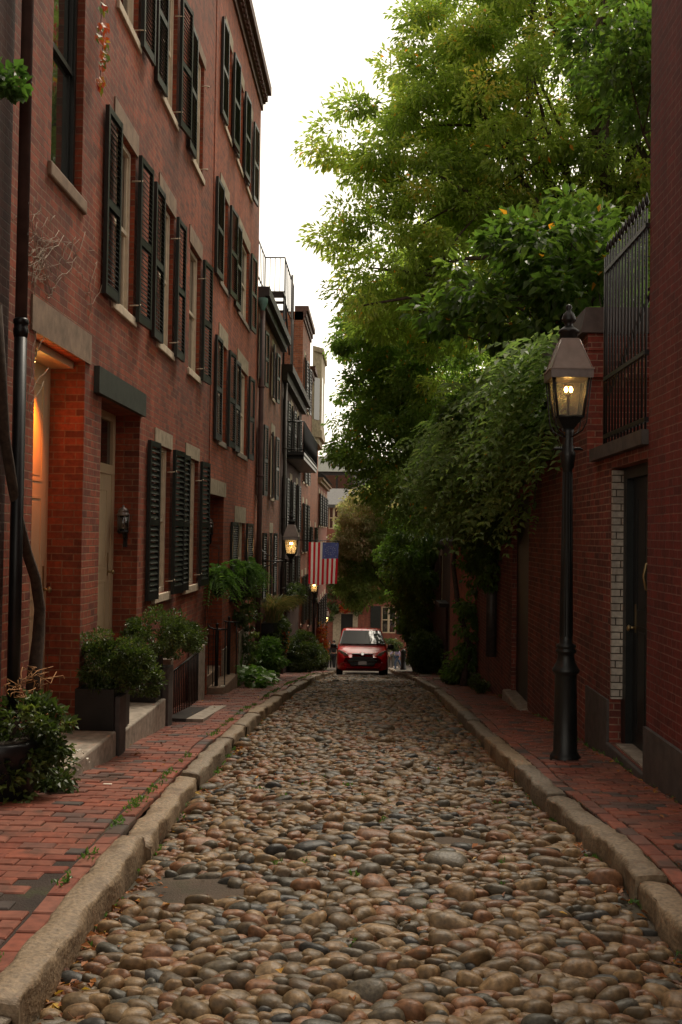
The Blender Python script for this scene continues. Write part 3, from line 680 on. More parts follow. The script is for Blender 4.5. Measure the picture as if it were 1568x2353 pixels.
# --- house with balcony (b4)
b4 = empty('brick_house', (-4.5, 32, gz(32)), 'shadowed brick row house behind the black iron balcony, with dark gutter brackets', 'house', 'brick row houses along the left pavement')
E4 = 34.4; Z4 = 4.4
w4 = [(27.6, 28.3), (29.8, 30.5), (32.2, 32.9)]
o4 = [(a, b_, -2.2, -.7, .12) for a, b_ in w4] + [(a, b_, .1, 1.6, .12) for a, b_ in w4] + [(a, b_, 2.3, 3.8, .12) for a, b_ in w4]
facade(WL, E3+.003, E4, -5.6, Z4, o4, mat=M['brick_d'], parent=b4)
for a, b_ in w4:
    win_sh(b4, WL, a, b_, -2.2, -.7, lintel='palestone', n=16); win_sh(b4, WL, a, b_, .1, 1.6, lintel='palestone', n=16); win_sh(b4, WL, a, b_, 2.3, 3.8, lintel='palestone', n=16)
ev = MB(); ev.box(WL+.30, WL-.3, E3+.03, E4, Z4-.02, Z4+.18); ev.box(WL+.16, WL-.3, E3+.03, E4, Z4-.25, Z4-.02); ev.build('eaves', M['roofdark'], b4)
bal = empty('balcony', (-2.2, 31.4, 2.2), 'black iron balcony with barred sides projecting high over the left pavement', 'balcony')
q = MB(); q.box(WL+.02, -1.93, 27.7, 34.35, 2.22, 2.30)
q.box(WL+.02, -1.96, 28.0, 34.3, 2.12, 2.219)
q.build('floor_slab', M['iron'], bal)
q = MB(); railrun(q, (-1.95, 27.72, 0), (-1.95, 34.33, 0), 2.3, 3.15, 70, .014); railrun(q, (WL+.03, 27.72, 0), (-1.95, 27.72, 0), 2.3, 3.15, 6, .011); railrun(q, (WL+.03, 34.33, 0), (-1.95, 34.33, 0), 2.3, 3.15, 6, .011)
q.build('railing', M['iron'], bal)

# --- taller house behind (b5), bay house (b6), end house (b7)
b5 = empty('brick_house', (-4.5, 38.4, gz(38.4)), 'taller brown brick house with flat parapet rising behind the fenced roof deck', 'house', 'brick row houses along the left pavement')
E5 = 38.5; w5 = [(35.2, 35.9), (37.0, 37.7)]
o5 = [(a, b_, z, z+1.7, .12) for a, b_ in w5 for z in (-3.2, -.6, 1.9, 4.6)]
facade(WL, E4+.003, E5, -6.2, 7.75, o5, mat=M['brick_c'], parent=b5)
for o in o5: win_sh(b5, WL, *o[:4], lintel='palestone', n=14)
cornice(b5, E4+.003, E5, 7.95, M['cornice'], .18, False)
b6 = empty('brick_house', (-4.5, 43.3, gz(43)), 'narrow brick house carrying the tall cream oriel bay over the street', 'house', 'brick row houses along the left pavement')
E6 = 45.0; w6 = [(44.6, 45.3)]
o6 = [(a, b_, z, z+1.5, .12) for a, b_ in [(39.2, 39.9), (42.9, 43.6)] for z in (-3.6, -1.2)]
facade(WL, E5+.003, E6, -6.9, 6.4, o6, mat=M['brick_c'], parent=b6)
for o in o6: win_sh(b6, WL, *o[:4], lintel='palestone', n=12)
cornice(b6, E5+.003, E6, 6.55, M['cornice'], .2, False)
q = MB()
bx = [(WL+.01, 39.9), (WL+.34, 40.5), (WL+.34, 43.5), (WL+.01, 44.1)]
def prism(mb, poly, z0, z1):
    n = len(poly); V = [(x, y, z0) for x, y in poly]+[(x, y, z1) for x, y in poly]
    mb.add(V, [tuple(range(n))[::-1], tuple(range(n, 2*n))]+[(i, (i+1) % n, n+(i+1) % n, n+i) for i in range(n)])
prism(q, bx, 4.25, 7.4)
prism(q, [(x+.05*(x > WL+.1), y) for x, y in bx], 3.95, 4.249); prism(q, [(x-.08*(x > WL+.1), y) for x, y in bx], 3.7, 3.949); prism(q, [(x+.08*(x > WL+.1), y+(.06 if y > 42 else -.06)) for x, y in bx], 7.401, 7.6)
bay = q.build('oriel_bay', M['palestone'], b6)
q = MB()
for ya in (40.9, 42.5): MB().box(WL+.345, WL+.352, ya, ya+.6, 4.6, 6.5).build('window', M['glass'], bay)
MB().obox((WL+.178, 40.195, 5.5), (.10, .185, 0), (.006, -.003, 0), (0, 0, .85)).build('window', M['glass'], bay)
b7 = empty('brick_house', (-4.5, 50.5, gz(50)), 'last low brick house on the left, pinkish brick with pale eaves at the street corner', 'house', 'brick row houses along the left pavement')
E7 = 54.5; w7 = [(46.0, 46.7), (48.2, 48.9), (50.4, 51.1), (52.6, 53.3)]
o7 = [(a, b_, z, z+1.45, .12) for a, b_ in w7 for z in (-4.6, -2.0, .45)]
facade(WL, E6+.003, E7, -8.2, 2.5, o7, mat=M['brick_f'], parent=b7)
for o in o7: win_sh(b7, WL, *o[:4], lintel='palestone', n=10)
ev = MB(); ev.box(WL+.24, WL-.3, E6+.01, E7+.15, 2.5, 2.60); ev.box(WL+.14, WL-.3, E6+.01, E7+.05, 2.36, 2.5); ev.build('eaves', M['brownstone'], b7)
rf = MB(); rf.add([(WL+.34, E6, 2.67), (WL+.34, E7+.15, 2.67), (WL-2.5, E7-.5, 4.0), (WL-2.5, E6, 4.0)], [(0, 1, 2, 3)]); rf.build('roof', M['roofdark'], b7)

# --- downpipes
def downpipe(pts, rad, mats, label, seam=None):
    m_ = MB(); 
    (x, y, z0, z1) = pts
    if seam:
        a = MB(); a.tube([(x, y, seam), (x, y, z1)], rad, 14); p = empty('downpipe', (x, y, z0), label, 'downpipe', 'downpipes on the left facades')
        a.build('upper_pipe', M[mats[0]], p); b_ = MB(); b_.tube([(x, y, z0), (x, y, seam)], rad*1.08, 14); b_.lathe(x, y, [(rad*1.1, seam-.1), (rad*1.25, seam-.06), (rad*1.25, seam-.04), (rad*1.15, seam-.035), (rad*1.15, seam-.01), (rad*1.28, seam-.005), (rad*1.28, seam+.02), (rad*1.05, seam+.032)], 16)
        b_.build('lower_pipe', M[mats[1]], p)
    else:
        m_.tube([(x, y, z0), (x, y, z1)], rad, 10)
        for z in np.arange(z0+1, z1, 1.9): m_.lathe(x, y, [(rad, z), (rad*1.3, z+.005), (rad*1.3, z+.05), (rad, z+.055)], 10)
        o = m_.build('downpipe', M[mats[0]]); tag(o, label, 'downpipe', 'downpipes on the left facades')
downpipe((WL+.11, 6.62, -1.95, 9.9), .040, ('pipe_brown', 'iron'), 'long downpipe at the left edge, brown above and black below its collar', 1.40)
downpipe((WL+.10, E2+.12, -3.6, 4.75), .055, ('pipe_brown',), 'brown downpipe with green copper head between the bright and the lower house')
tag(MB().lathe(WL+.10, E2+.12, [(.05, 4.751), (.055, 4.8), (.11, 4.92), (.11, 5.02)], 12).build('rain_head', M['copper']), 'green copper rain head on top of the brown downpipe under the eaves', 'rain head')
downpipe((WL+.10, E3+.25, -4.4, 4.1), .05, ('pipe_grey',), 'grey downpipe beside the iron balcony')

# ------------------------------------------------------------ right side
rh = empty('brick_house', (4, 3, gz(3)), 'tall smooth red brick house with dark granite base at the right edge', 'house')
RN = 7.66
facade(WR, -3.0, RN, -3.0, 12.0, [], out=-1, mat=M['brick_p'], parent=rh)
MB().box(WR-.03, WR+.3, -3.0, RN-.001, -3.0, -1.42).build('granite_base', M['granite_dark'], rh)
gwall = empty('garden_wall', (WR, 8.8, gz(8.8)), 'brick wall with a dark doorway, granite blocks and white painted bricks beside the door', 'wall')
facade(WR, RN+.003, 9.85, -3.0, .72, [(RN+.02, 8.85, -1.78, .62, .35)], out=-1, mat=M['brick_r'], parent=gwall, back=1.2)
MB().box(WR+.004, WR+.10, 8.805, 8.849, -1.4, .6).build('white_jamb', M['whitebrick'], gwall)
MB().box(WR-.055, WR+.5, RN+.003, 9.5, .725, .84).build('lintel', M['granite_dark'], gwall)
MB().box(WR-.02, WR+.2, 8.86, 9.75, -2.6, -1.42).build('granite_block', M['granite_dark'], gwall)
fr = MB(); fr.box(WR+.10, WR+.2, 8.7, 8.849, -1.78, .62); fr.box(WR+.10, WR+.2, RN+.02, 7.76, -1.78, .62); fr.box(WR+.10, WR+.2, 7.76, 8.7, .52, .62); fr.build('door_frame', M['doorblack'], gwall)
gd = door(gwall, WR+.16, 7.76, 8.7, -1.76, .52, out=-1, mat='doorblack', panels=((.05, .45), (.5, .93)))
h = MB(); h.tube([(WR+.15, 8.0, -.42), (WR+.08, 8.0, -.40), (WR+.06, 8.0, -.3), (WR+.08, 8.0, -.2), (WR+.15, 8.0, -.18)], .012, 8); h.build('handle', M['brass'], gd)
stp = MB().box(WR-.035, WR+.30, RN+.01, 8.86, -2.3, -1.785).build('door_step', M['granite_dark']); tag(stp, 'dark granite doorstep under the black door on the right', 'step')
bv = stp.modifiers.new('b', 'BEVEL'); bv.width = .012; bv.segments = 2
tag(MB().box(WR+.02, WR+.28, RN+.03, 8.7, -1.784, -1.765).build('door_threshold', M['granite']), 'pale worn threshold on top of the dark granite doorstep at the right', 'threshold')
# iron fence above the doorway
fe = empty('iron_fence', (WR, 8.3, .83), 'tall black iron picket fence standing over the doorway lintel on the right', 'fence')
q = MB(); 
for i in range(13):
    y = RN+.06+i*(9.0-RN-.06)/12; q.tube([(WR-.01, y, .83), (WR-.01, y, 2.56+.02*(i % 2))], .0095, 6); q.lathe(WR-.01, y, [(.0095, 2.58), (.02, 2.61), (.002, 2.68)], 6)
q.build('pickets', M['iron'], fe)
q = MB()
for z in (.90, 1.42, 2.40): q.box(WR-.03, WR+.012, RN+.02, 9.05, z, z+.035)
q.tube([(WR-.01, 9.05, .83), (WR-.01, 9.05, 2.55)], .02, 6)
q.tube([(WR+.02, RN+.02, 1.9), (WR+.02, 9.05, 1.3)], .014, 6)
q.build('rails', M['iron'], fe)
# long garden wall with coping
gw = empty('garden_wall', (WR, 14, gz(14)), 'long tall brick garden wall half covered by hanging vines, with slate coping', 'wall')
facade(WR+.001, 9.853, 20.0, -4.2, 2.02, [(13.44, 15.0, -3.4, .55, .12)], out=-1, mat=M['brick_r'], parent=gw, back=3.2)
MB().box(WR+.07, WR+.119, 13.445, 14.995, -2.9, .545).build('door', M['doorblack'], gw)
q = MB(); q.box(WR-.07, WR+3.3, 9.8, 20.0, 2.021, 2.06)
V = [(WR-.07, 9.8, 2.061), (WR-.03, 9.8, 2.27), (WR+3.3, 9.8, 2.27), (WR-.07, 20, 2.061), (WR-.03, 20, 2.27), (WR+3.3, 20, 2.27), (WR+3.3, 9.8, 2.061), (WR+3.3, 20, 2.061)]
q.add(V, [(0, 1, 4, 3), (1, 2, 5, 4), (0, 6, 2, 1), (3, 4, 5, 7)]); q.build('coping', M['granite_dark'], gw)
q = MB(); q.box(WR-.03, WR+.9, 9.77, 9.85, 1.84, 1.87); q.box(WR-.02, WR+.9, 9.79, 9.85, 1.58, 1.84); q.build('end_band', M['brick_r'], gw)
s2 = MB().box(WR-.12, WR+.3, 13.35, 15.1, -3.2, -2.28).build('door_step', M['granite']); tag(s2, 'worn brownish stone doorstep at the dark doorway under the vines', 'step')
bv = s2.modifiers.new('b', 'BEVEL'); bv.width = .03; bv.segments = 2
# upright pale pipe with a cap on that wall
pp = MB(); pp.tube([(WR-.09, 16.8, -2.0), (WR-.09, 16.8, -.45)], .09, 10); pp.lathe(WR-.09, 16.8, [(.1, -.46), (.13, -.45), (.13, -.40), (.1, -.39)], 10)
tag(pp.build('vent_pipe', M['pipe_grey']), 'capped grey vent pipe fixed upright on the shaded garden wall', 'pipe')
# lower brick outbuilding and house further on
ob_ = empty('brick_outbuilding', (WR+.5, 23.5, gz(23.5)), 'low brick outbuilding with a small slate pent roof beyond the ivy column', 'outbuilding')
facade(WR-.02, 20.05, 26.5, -4.6, -.05, [(24.6, 25.3, -1.6, -.4, .2)], out=-1, mat=M['brick_b'], parent=ob_, back=3)
q = MB(); V = [(WR-.30, 20.0, -.12), (WR+1.0, 20.0, .55), (WR-.30, 26.7, -.12), (WR+1.0, 26.7, .55)]
q.add([*V, *[(a, b_, c-.09) for a, b_, c in V]], [(0, 1, 3, 2), (4, 6, 7, 5), (0, 2, 6, 4), (1, 5, 7, 3), (0, 4, 5, 1), (2, 3, 7, 6)]); q.build('roof', M['roofdark'], ob_)
h2 = empty('brick_house', (WR+2, 33, gz(33)), 'shaded brick house on the right behind the ivy, with a stone window ledge', 'house')
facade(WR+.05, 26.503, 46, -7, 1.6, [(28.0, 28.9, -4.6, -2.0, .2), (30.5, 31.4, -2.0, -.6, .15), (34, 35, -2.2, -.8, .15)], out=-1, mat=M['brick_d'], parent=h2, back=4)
for a, b_, z0, z1 in ((30.5, 31.4, -2.0, -.6), (34, 35, -2.2, -.8)): window(h2, WR+.05, a, b_, z0, z1, out=-1)
MB().box(WR+.2, WR+.24, 28.0, 28.9, -4.6, -2.0).build('door', M['doorblack'], h2)
MB().box(WR-.22, WR+.05, 27.7, 29.2, -1.97, -1.86).build('door_hood', M['roofdark'], h2)

# ------------------------------------------------------------ buildings across the end
eb = empty('brick_house', (0, 69, gz(69)), 'brick house closing the street end, with white door surround and cream sash window', 'house')
EY = 68.0
q = MB()
def facadeY(Y, X0, X1, Z0, Z1, ops, d=.2, back=6):
    mb = MB(); xs = sorted({X0, X1, *[o[0] for o in ops], *[o[1] for o in ops]}); zs = sorted({Z0, Z1, *[o[2] for o in ops], *[o[3] for o in ops]})
    for i in range(len(xs)-1):
        for j in range(len(zs)-1):
            xc, zc = (xs[i]+xs[i+1])/2, (zs[j]+zs[j+1])/2
            if any(o[0] < xc < o[1] and o[2] < zc < o[3] for o in ops): continue
            mb.add([(xs[i], Y, zs[j]), (xs[i+1], Y, zs[j]), (xs[i+1], Y, zs[j+1]), (xs[i], Y, zs[j+1])], [(0, 1, 2, 3)])
    for x0, x1, z0, z1 in [o[:4] for o in ops]:
        for a, b_ in (((x0, z0), (x0, z1)), ((x1, z0), (x1, z1)), ((x0, z0), (x1, z0)), ((x0, z1), (x1, z1))):
            mb.add([(a[0], Y, a[1]), (a[0], Y+d, a[1]), (b_[0], Y+d, b_[1]), (b_[0], Y, b_[1])], [(0, 1, 2, 3)])
    for x in (X0, X1): mb.add([(x, Y, Z0), (x, Y+back, Z0), (x, Y+back, Z1), (x, Y, Z1)], [(0, 1, 2, 3)])
    mb.add([(X0, Y, Z1), (X1, Y, Z1), (X1, Y+back, Z1), (X0, Y+back, Z1)], [(0, 1, 2, 3)])
    return mb
dx0, dx1 = onY(784, 1430, EY).x, onY(811, 1430, EY).x; dz = onY(800, 1411, EY).z
wx0, wx1 = onY(877, 1430, EY).x, onY(910, 1430, EY).x; wz0, wz1 = onY(890, 1455, EY).z, onY(890, 1394, EY).z
eops = [(dx0, dx1, -9, dz), (wx0, wx1, wz0, wz1), (-4.5, -3.7, -5.5, -3.8), (-3.0, -2.3, 0.4, 1.9), (-1.2, -.4, -1.9, -.4), (1.6, 2.4, -1.9, -.4), (4.2, 5, -1.9, -.4), (4.2, 5, -5.2, -3.6)]
facadeY(EY, -14, 16, -9, 2.05, eops).build('wall', M['brick_f'], eb)
q = MB(); q.box(dx0, dx1, EY+.15, EY+.2, -9, dz); q.build('door', M['doorblack'], eb)
q = MB(); q.box(dx0-.55, dx0-.001, EY-.06, EY+.1, -9, dz+.12); q.box(dx1+.001, dx1+.35, EY-.06, EY+.1, -9, dz+.12); q.box(dx0, dx1, EY-.06, EY+.1, dz+.001, dz+.12); q.build('door_surround', M['palestone'], eb)
for o in eops[1:]:
    x0, x1, z0, z1 = o; q = MB(); t = .07
    q.box(x0, x0+t, EY+.06, EY+.12, z0, z1); q.box(x1-t, x1, EY+.06, EY+.12, z0, z1); q.box(x0+t, x1-t, EY+.06, EY+.12, z1-t, z1); q.box(x0+t, x1-t, EY+.06, EY+.12, z0, z0+t)
    xm = (x0+x1)/2; zm = (z0+z1)/2; q.box(xm-.07, xm+.07, EY+.055, EY+.12, z0+t, z1-t); q.box(x0+t, xm-.07, EY+.06, EY+.11, zm-.03, zm+.03); q.box(xm+.07, x1-t, EY+.06, EY+.11, zm-.03, zm+.03)
    w_ = q.build('window', M['cream'], eb); MB().box(x0, x1, EY+.13, EY+.14, z0, z1).build('pane', M['glass'], w_)
    if o is eops[1]:
        MB().box(x0-.75, x0-.06, EY-.05, EY-.001, z0-.05, z1+.03).build('shutter', M['shutter'], eb)
        MB().box(x1+.06, x1+.75, EY-.05, EY-.001, z0-.05, z1+.03).build('shutter', M['shutter'], eb)
q = MB(); q.add([(-14, EY-.3, 2.06), (16, EY-.3, 2.06), (16, EY+3, 3.3), (-14, EY+3, 3.3)], [(0, 1, 2, 3)]); q.box(-14, 16, EY-.3, EY, 1.85, 2.05); q.build('roof', plain('slate_wet', (0.06, 0.055, 0.052), 0.7, var=.4), eb)
gb = empty('tall_building', (0, 84, gz(84)), 'grey building with dark glass floor and pale green metal roof far behind', 'building')
q = MB(); q.box(-6.5, 3, 82, 90, -9, 5.2); q.build('wall', M['roofdark'], gb)
q = MB(); q.box(-6.6, 3.1, 81.7, 90.2, 5.2, 6.45); q.build('metal_roof', plain('pale_copper', (0.5, 0.53, 0.48), 0.5, var=.1), gb)
q = MB()
for x in np.arange(-6.2, 3, 1.1): q.box(x, x+.95, 81.93, 81.999, 3.2, 4.9)
q.build('window_band', M['glass'], gb)
#PART3
# ------------------------------------------------------------ foliage
def unit(a): return a/(np.linalg.norm(a, axis=-1, keepdims=True)+1e-9)
def leafgeo(P, D, N, L, W, fold=0.12, shape='rhomb'):
    D = unit(D); S = unit(np.cross(D, N)); N = np.cross(S, D); L = L[:, None]; W = W[:, None]
    a = P; b_ = P+D*L*0.45+S*W/2+N*L*fold; c = P+D*L-N*L*0.12; d = P+D*L*0.45-S*W/2+N*L*fold
    V = np.stack([a, b_, c, d], 1).reshape(-1, 3); i = np.arange(len(P))[:, None]*4
    Fq = np.concatenate([i+np.array([[0, 2, 1]]), i+np.array([[0, 3, 2]])], 1).reshape(-1, 3)
    return V, Fq
def blob_points(blobs, n, shell=0.5):
    vol = np.array([b[3]*b[4]*b[5] for b in blobs]); k = rng.choice(len(blobs), n, p=vol/vol.sum())
    B = np.array(blobs)[k]; d = unit(rng.normal(size=(n, 3))); r = rng.uniform(0, 1, n)**(1/3)
    r = shell+(1-shell)*r if shell else r
    return B[:, :3]+d*r[:, None]*B[:, 3:6], d
def crown(name, parent, mat, blobs, nclump, per, L=0.1, W=0.05, cr=0.45, droop=0.35, shell=0.35, flat=0.6, autumn=0.0, upn=0.9, zmin=None, cut=None):
    C, dirs = blob_points(blobs, nclump, shell)
    if cut is not None: k = cut(C); C = C[k]; dirs = dirs[k]
    n = len(C); crr = cr*rng.uniform(0.6, 1.4, n)
    d = unit(rng.normal(size=(n, per, 3))); rr = rng.uniform(0.15, 1, (n, per, 1))**0.6
    P = C[:, None]+d*rr*crr[:, None, None]*np.array([1, 1, flat])
    D = d*0.8+dirs[:, None]*0.5+rng.normal(0, 0.45, (n, per, 3)); D[..., 2] -= droop
    N = rng.normal(0, 0.5, (n, per, 3)); N[..., 2] += upn
    m_ = n*per; base = np.clip(rng.normal(0.42, 0.16, (n, 1))+rng.normal(0, 0.13, (n, per)), 0, 0.9).ravel()
    if autumn: base[rng.uniform(0, 1, m_) < autumn] = 0.985
    P = P.reshape(-1, 3); D = D.reshape(-1, 3); N = N.reshape(-1, 3)
    s_ = rng.uniform(0.65, 1.3, m_)
    if zmin is not None: k = P[:, 2] > zmin(P[:, 0], P[:, 1]); P, D, N, s_, base = P[k], D[k], N[k], s_[k], base[k]
    if cut is not None: k = cut(P); P, D, N, s_, base = P[k], D[k], N[k], s_[k], base[k]
    V, Fq = leafgeo(P, D, N, L*s_, W*s_)
    return npmesh(name, V, Fq, M[mat], np.repeat(base, 4), parent), C
def sprays(name, parent, mat, P, D, N, n=9, L=0.35, leaf=0.075, lw=0.036, droop=0.5, base=None):
    """compound leaves: pairs of leaflets along a drooping stalk"""
    m_ = len(P); D = unit(D); S = unit(np.cross(D, N)); t = np.linspace(0.12, 1, n)
    s_ = rng.uniform(0.7, 1.25, m_)
    VV, FF, RR, off = [], [], [], 0
    for t_ in t:
        Q = P+D*(L*s_*t_)[:, None]; Q[:, 2] -= droop*L*s_*t_*t_
        for sg in (-1, 1):
            dd = D*0.45+S*sg; dd[:, 2] -= 0.35
            V, Fq = leafgeo(Q, dd+rng.normal(0, .12, (m_, 3)), N+rng.normal(0, .2, (m_, 3)), leaf*s_*(1.1-0.45*t_), lw*s_*(1.1-0.4*t_))
            VV.append(V); FF.append(Fq+off); off += len(V)
            b_ = np.clip(rng.normal(.45, .15, m_), 0, .95) if base is None else np.clip(base+rng.normal(0, .08, m_), 0, 1)
            RR.append(np.repeat(b_, 4))
    return npmesh(name, np.concatenate(VV), np.concatenate(FF), M[mat], np.concatenate(RR), parent)
def limbs(name, parent, base, top, r0, C, n=18, mat='bark', sub=10, fork=None):
    q = MB(); base, top = Vector(base), Vector(top); mid = base.lerp(top, .5)+Vector((random.uniform(-.15, .15), random.uniform(-.15, .15), 0))
    q.tube([base-Vector((0, 0, .1)), base+Vector((0, 0, .25)), mid, top], [r0*1.35, r0*1.05, r0*.85, r0*.6], 10)
    idx = rng.choice(len(C), min(n, len(C)), replace=False)
    for i in idx:
        e = Vector(C[i]); st = base.lerp(top, random.uniform(.55, 1)); l = (e-st).length
        m1 = st.lerp(e, .35)+Vector((random.gauss(0, .06*l), random.gauss(0, .06*l), .10*l)); m2 = st.lerp(e, .7)+Vector((random.gauss(0, .05*l), random.gauss(0, .05*l), .08*l))
        rr = r0*.38*min(1.2, .5+l/12); q.tube([st, m1, m2, e], [rr, rr*.7, rr*.42, rr*.14], 6)
        for k in range(sub//3):
            f = C[rng.integers(len(C))]; f = Vector(f)
            if (f-m2).length < 2.4: q.tube([m2, m2.lerp(f, .5)+Vector((0, 0, .12)), f], [rr*.35, rr*.22, .008], 5)
    return q.build(name, M[mat], parent)

# main big tree behind the right garden wall
t1 = empty('tree', (5.2, 22.5, gz(22)), 'huge light green tree filling the sky on the right, its branches reaching over the street', 'tree')
blobs = [(5.2, 23, 10.2, 3.9, 3.6, 4.6), (2.3, 22.3, 8.7, 2.0, 2.2, 1.5), (0.2, 22, 8.95, 1.35, 1.3, .75), (0.3, 22, 8.4, 1.2, 1.2, .55), (1.6, 22.5, 6.4, 1.85, 2.2, 1.7), (0.35, 22, 6.3, 1.35, 1.5, 1.0),
         (2.3, 22.5, 11.0, 1.6, 2.0, 1.7), (4.0, 24, 5.0, 3.2, 3, 2.7), (7.4, 21, 12.5, 3.6, 3.5, 3.2), (7.6, 22, 6.2, 3.0, 3.2, 3.4), (3.4, 22.5, 8.2, 2.2, 2.2, 2.4), (1.2, 22, 7.6, 1.5, 1.5, 1.0), (1.9, 22.5, 10.0, 1.5, 1.6, 1.2), (.6, 22, 5.2, 1.2, 1.4, .8), (-.45, 22, 8.6, .8, .9, .5), (-.3, 22, 6.9, .8, .9, .5), (1.2, 22, 9.6, 1.2, 1.3, .9), (2.2, 22.5, 12.3, 1.3, 1.4, 1.0), (1.7, 22, 11.3, .8, .8, .5)]
cr1, C1 = crown('crown', t1, 'leaf_tree', [(b_[0]-(.28 if b_[0] < 3 else 0), *b_[1:]) for b_ in blobs], 1250, 180, L=0.15, W=0.06, cr=.5, droop=.45, shell=.5, autumn=.006)
limbs('trunk', t1, (5.4, 22.8, gz(22)), (5.0, 22.2, 6.5), .30, C1[C1[:, 1] < 22.5], 60, sub=12)
# second tree lower down the street whose crown hangs over the left
t2 = empty('tree', (3.6, 26.5, gz(26)), 'dense dark green tree under the big one, its lowest leaves hanging above the street', 'tree')
blobs = [(1.9, 26, 3.9, 2.4, 2.4, 1.5), (0.2, 25.5, 4.9, 1.3, 1.5, .9), (0.6, 26, 2.6, 1.6, 1.8, 1.3), (2.6, 26, 1.9, 2.0, 2.2, 1.3), (0.3, 26.5, 3.9, 1.4, 1.6, .7), (1.2, 25.5, 1.3, 1.4, 1.8, 1.0), (-.1, 26, 2.05, .9, 1.2, .45), (-0.35, 26, 5.2, .9, 1.0, .5), (-.45, 26, 3.3, .7, 1.0, .5), (.2, 26, 6.2, 1.1, 1.2, .6)]
cr2, C2 = crown('crown', t2, 'leaf_mid', blobs, 520, 150, L=0.13, W=0.06, cr=.42, droop=.5, shell=.35, autumn=.012)
limbs('trunk', t2, (3.6, 26.5, gz(26)), (3.0, 26.2, 2.0), .2, C2, 24)
# nearer tree with large leaves behind the wall
t3 = empty('tree', (3.4, 14, gz(14)), 'dark green tree with large heart shaped leaves just behind the garden wall', 'tree')
blobs = [(2.2, 14.2, 3.6, 1.25, 1.4, .95), (3.1, 14.5, 4.1, 1.4, 1.4, .8), (1.35, 14.5, 3.1, .75, 1.2, .5), (3.3, 13.8, 3.0, 1.5, 1.4, 1.0)]
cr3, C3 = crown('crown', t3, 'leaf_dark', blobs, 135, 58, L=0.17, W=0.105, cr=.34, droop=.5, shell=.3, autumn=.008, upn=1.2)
limbs('trunk', t3, (3.4, 14, gz(14)), (3.1, 14.1, 2.6), .12, C3, 16)
# boughs at the top right, nearest the camera
t4 = empty('tree', (4.6, 12.2, gz(12)), 'dark leafy boughs hanging in at the top right corner against the brick house', 'tree')
blobs = [(3.6, 12.2, 6.1, 1.2, 1.2, .8), (3.2, 11.8, 5.2, .8, .9, .35), (4.6, 12.5, 5.4, 1.0, 1.2, 1.5)]
cr4, C4 = crown('crown', t4, 'leaf_dark', blobs, 90, 100, L=0.12, W=0.065, cr=.34, droop=.3, shell=.2)
limbs('trunk', t4, (4.8, 12.4, gz(12)), (4.5, 12.3, 4.4), .11, C4, 12)
# compound-leaved vine over the wall
vn = empty('wall_vine', (2.0, 14, 2.2), 'drooping vine with feathery compound leaves spilling over the garden wall beside the gas lamp', 'vine')
n_ = 900; ty = np.sort(rng.uniform(11.0, 19.5, 90))[rng.integers(0, 90, n_)]+rng.normal(0, .12, n_); u_ = rng.uniform(0, 1, n_)**0.8
low = np.interp(ty, [11, 11.8, 12.6, 14, 16, 19.5], [1.75, .95, .75, .62, .6, .7])+.28*np.sin(ty*4.3)+.15*np.sin(ty*9.1)
zz = 2.35-(2.35-low)*u_; bul = np.interp(ty, [11, 12, 14, 17, 19.5], [.12, .4, .75, 1.0, .9])*np.sin(np.clip(u_, 0, 1)*2.6+.25)
xx = 2.08-bul*rng.uniform(.25, 1.15, n_)*(1+.22*np.sin(ty*3.1+zz*2)+.15*np.sin(ty*7-zz*4))
P = np.stack([xx, ty, zz], 1); D = np.stack([-rng.uniform(.3, 1, n_), rng.normal(-.35, .5, n_), rng.uniform(-.7, .15, n_)], 1); N = np.stack([-.5+rng.normal(0, .3, n_), rng.normal(-.3, .3, n_), np.ones(n_)], 1)
sprays('leaves', vn, 'leaf_vine', P+rng.normal(0, .12, P.shape), D, N, 7, .46, .125, .062, .6)
k_ = rng.choice(len(P), 230, replace=False); P2_ = P[k_]+np.stack([-rng.uniform(.02, .22, 230), rng.normal(0, .1, 230), rng.normal(0, .08, 230)], 1)
D2_ = np.stack([-rng.uniform(.2, 1, 230), rng.normal(-.5, .6, 230), rng.uniform(-.3, .6, 230)], 1); sprays('outer_leaves', vn, 'leaf_vine', P2_, D2_, np.stack([-rng.uniform(0, .6, 230), rng.normal(-.2, .4, 230), np.ones(230)], 1), 7, .62, .15, .078, .75)
q = MB()
for k in range(10):
    y = random.uniform(11.0, 17); z = 2.3; x = 2.0; pts = []
    for i in range(9): pts.append((x-random.uniform(0, .12)-.05*i*(y > 12), y+random.gauss(0, .05), z-.22*i*random.uniform(.7, 1.1)))
    q.tube(pts, .008, 4)
q.tube([(2.07, 10.9, 2.2), (2.0, 11.0, 1.9), (2.03, 10.95, 1.6), (1.98, 11.05, 1.3), (2.04, 10.9, 1.0), (2.06, 10.95, .8), (2.0, 11.1, .66)], .007, 5)
q.build('stems', M['leaf_grass'], vn)
vb_, _ = crown('leaf_mass', vn, 'leaf_mid', [(2.3, 16.5, 1.9, .8, 3.0, .8), (1.75, 17.2, 1.2, .5, 2.2, .6)], 150, 90, L=.1, W=.055, cr=.3, shell=.2)
crown('shaded_leaves', vn, 'leaf_dark', [(1.95, 15.8, .3, .22, 1.0, .5), (1.98, 17.2, -.1, .2, 1.0, .8), (1.95, 18.6, .1, .3, .8, .9), (2.0, 12.6, 1.7, .3, .8, .4), (1.3, 15.2, 1.9, .35, .8, .3)], 110, 60, L=.10, W=.065, cr=.2, shell=.1, droop=.7)  # lower vine leaves; the shade under the vine is put into their darker green
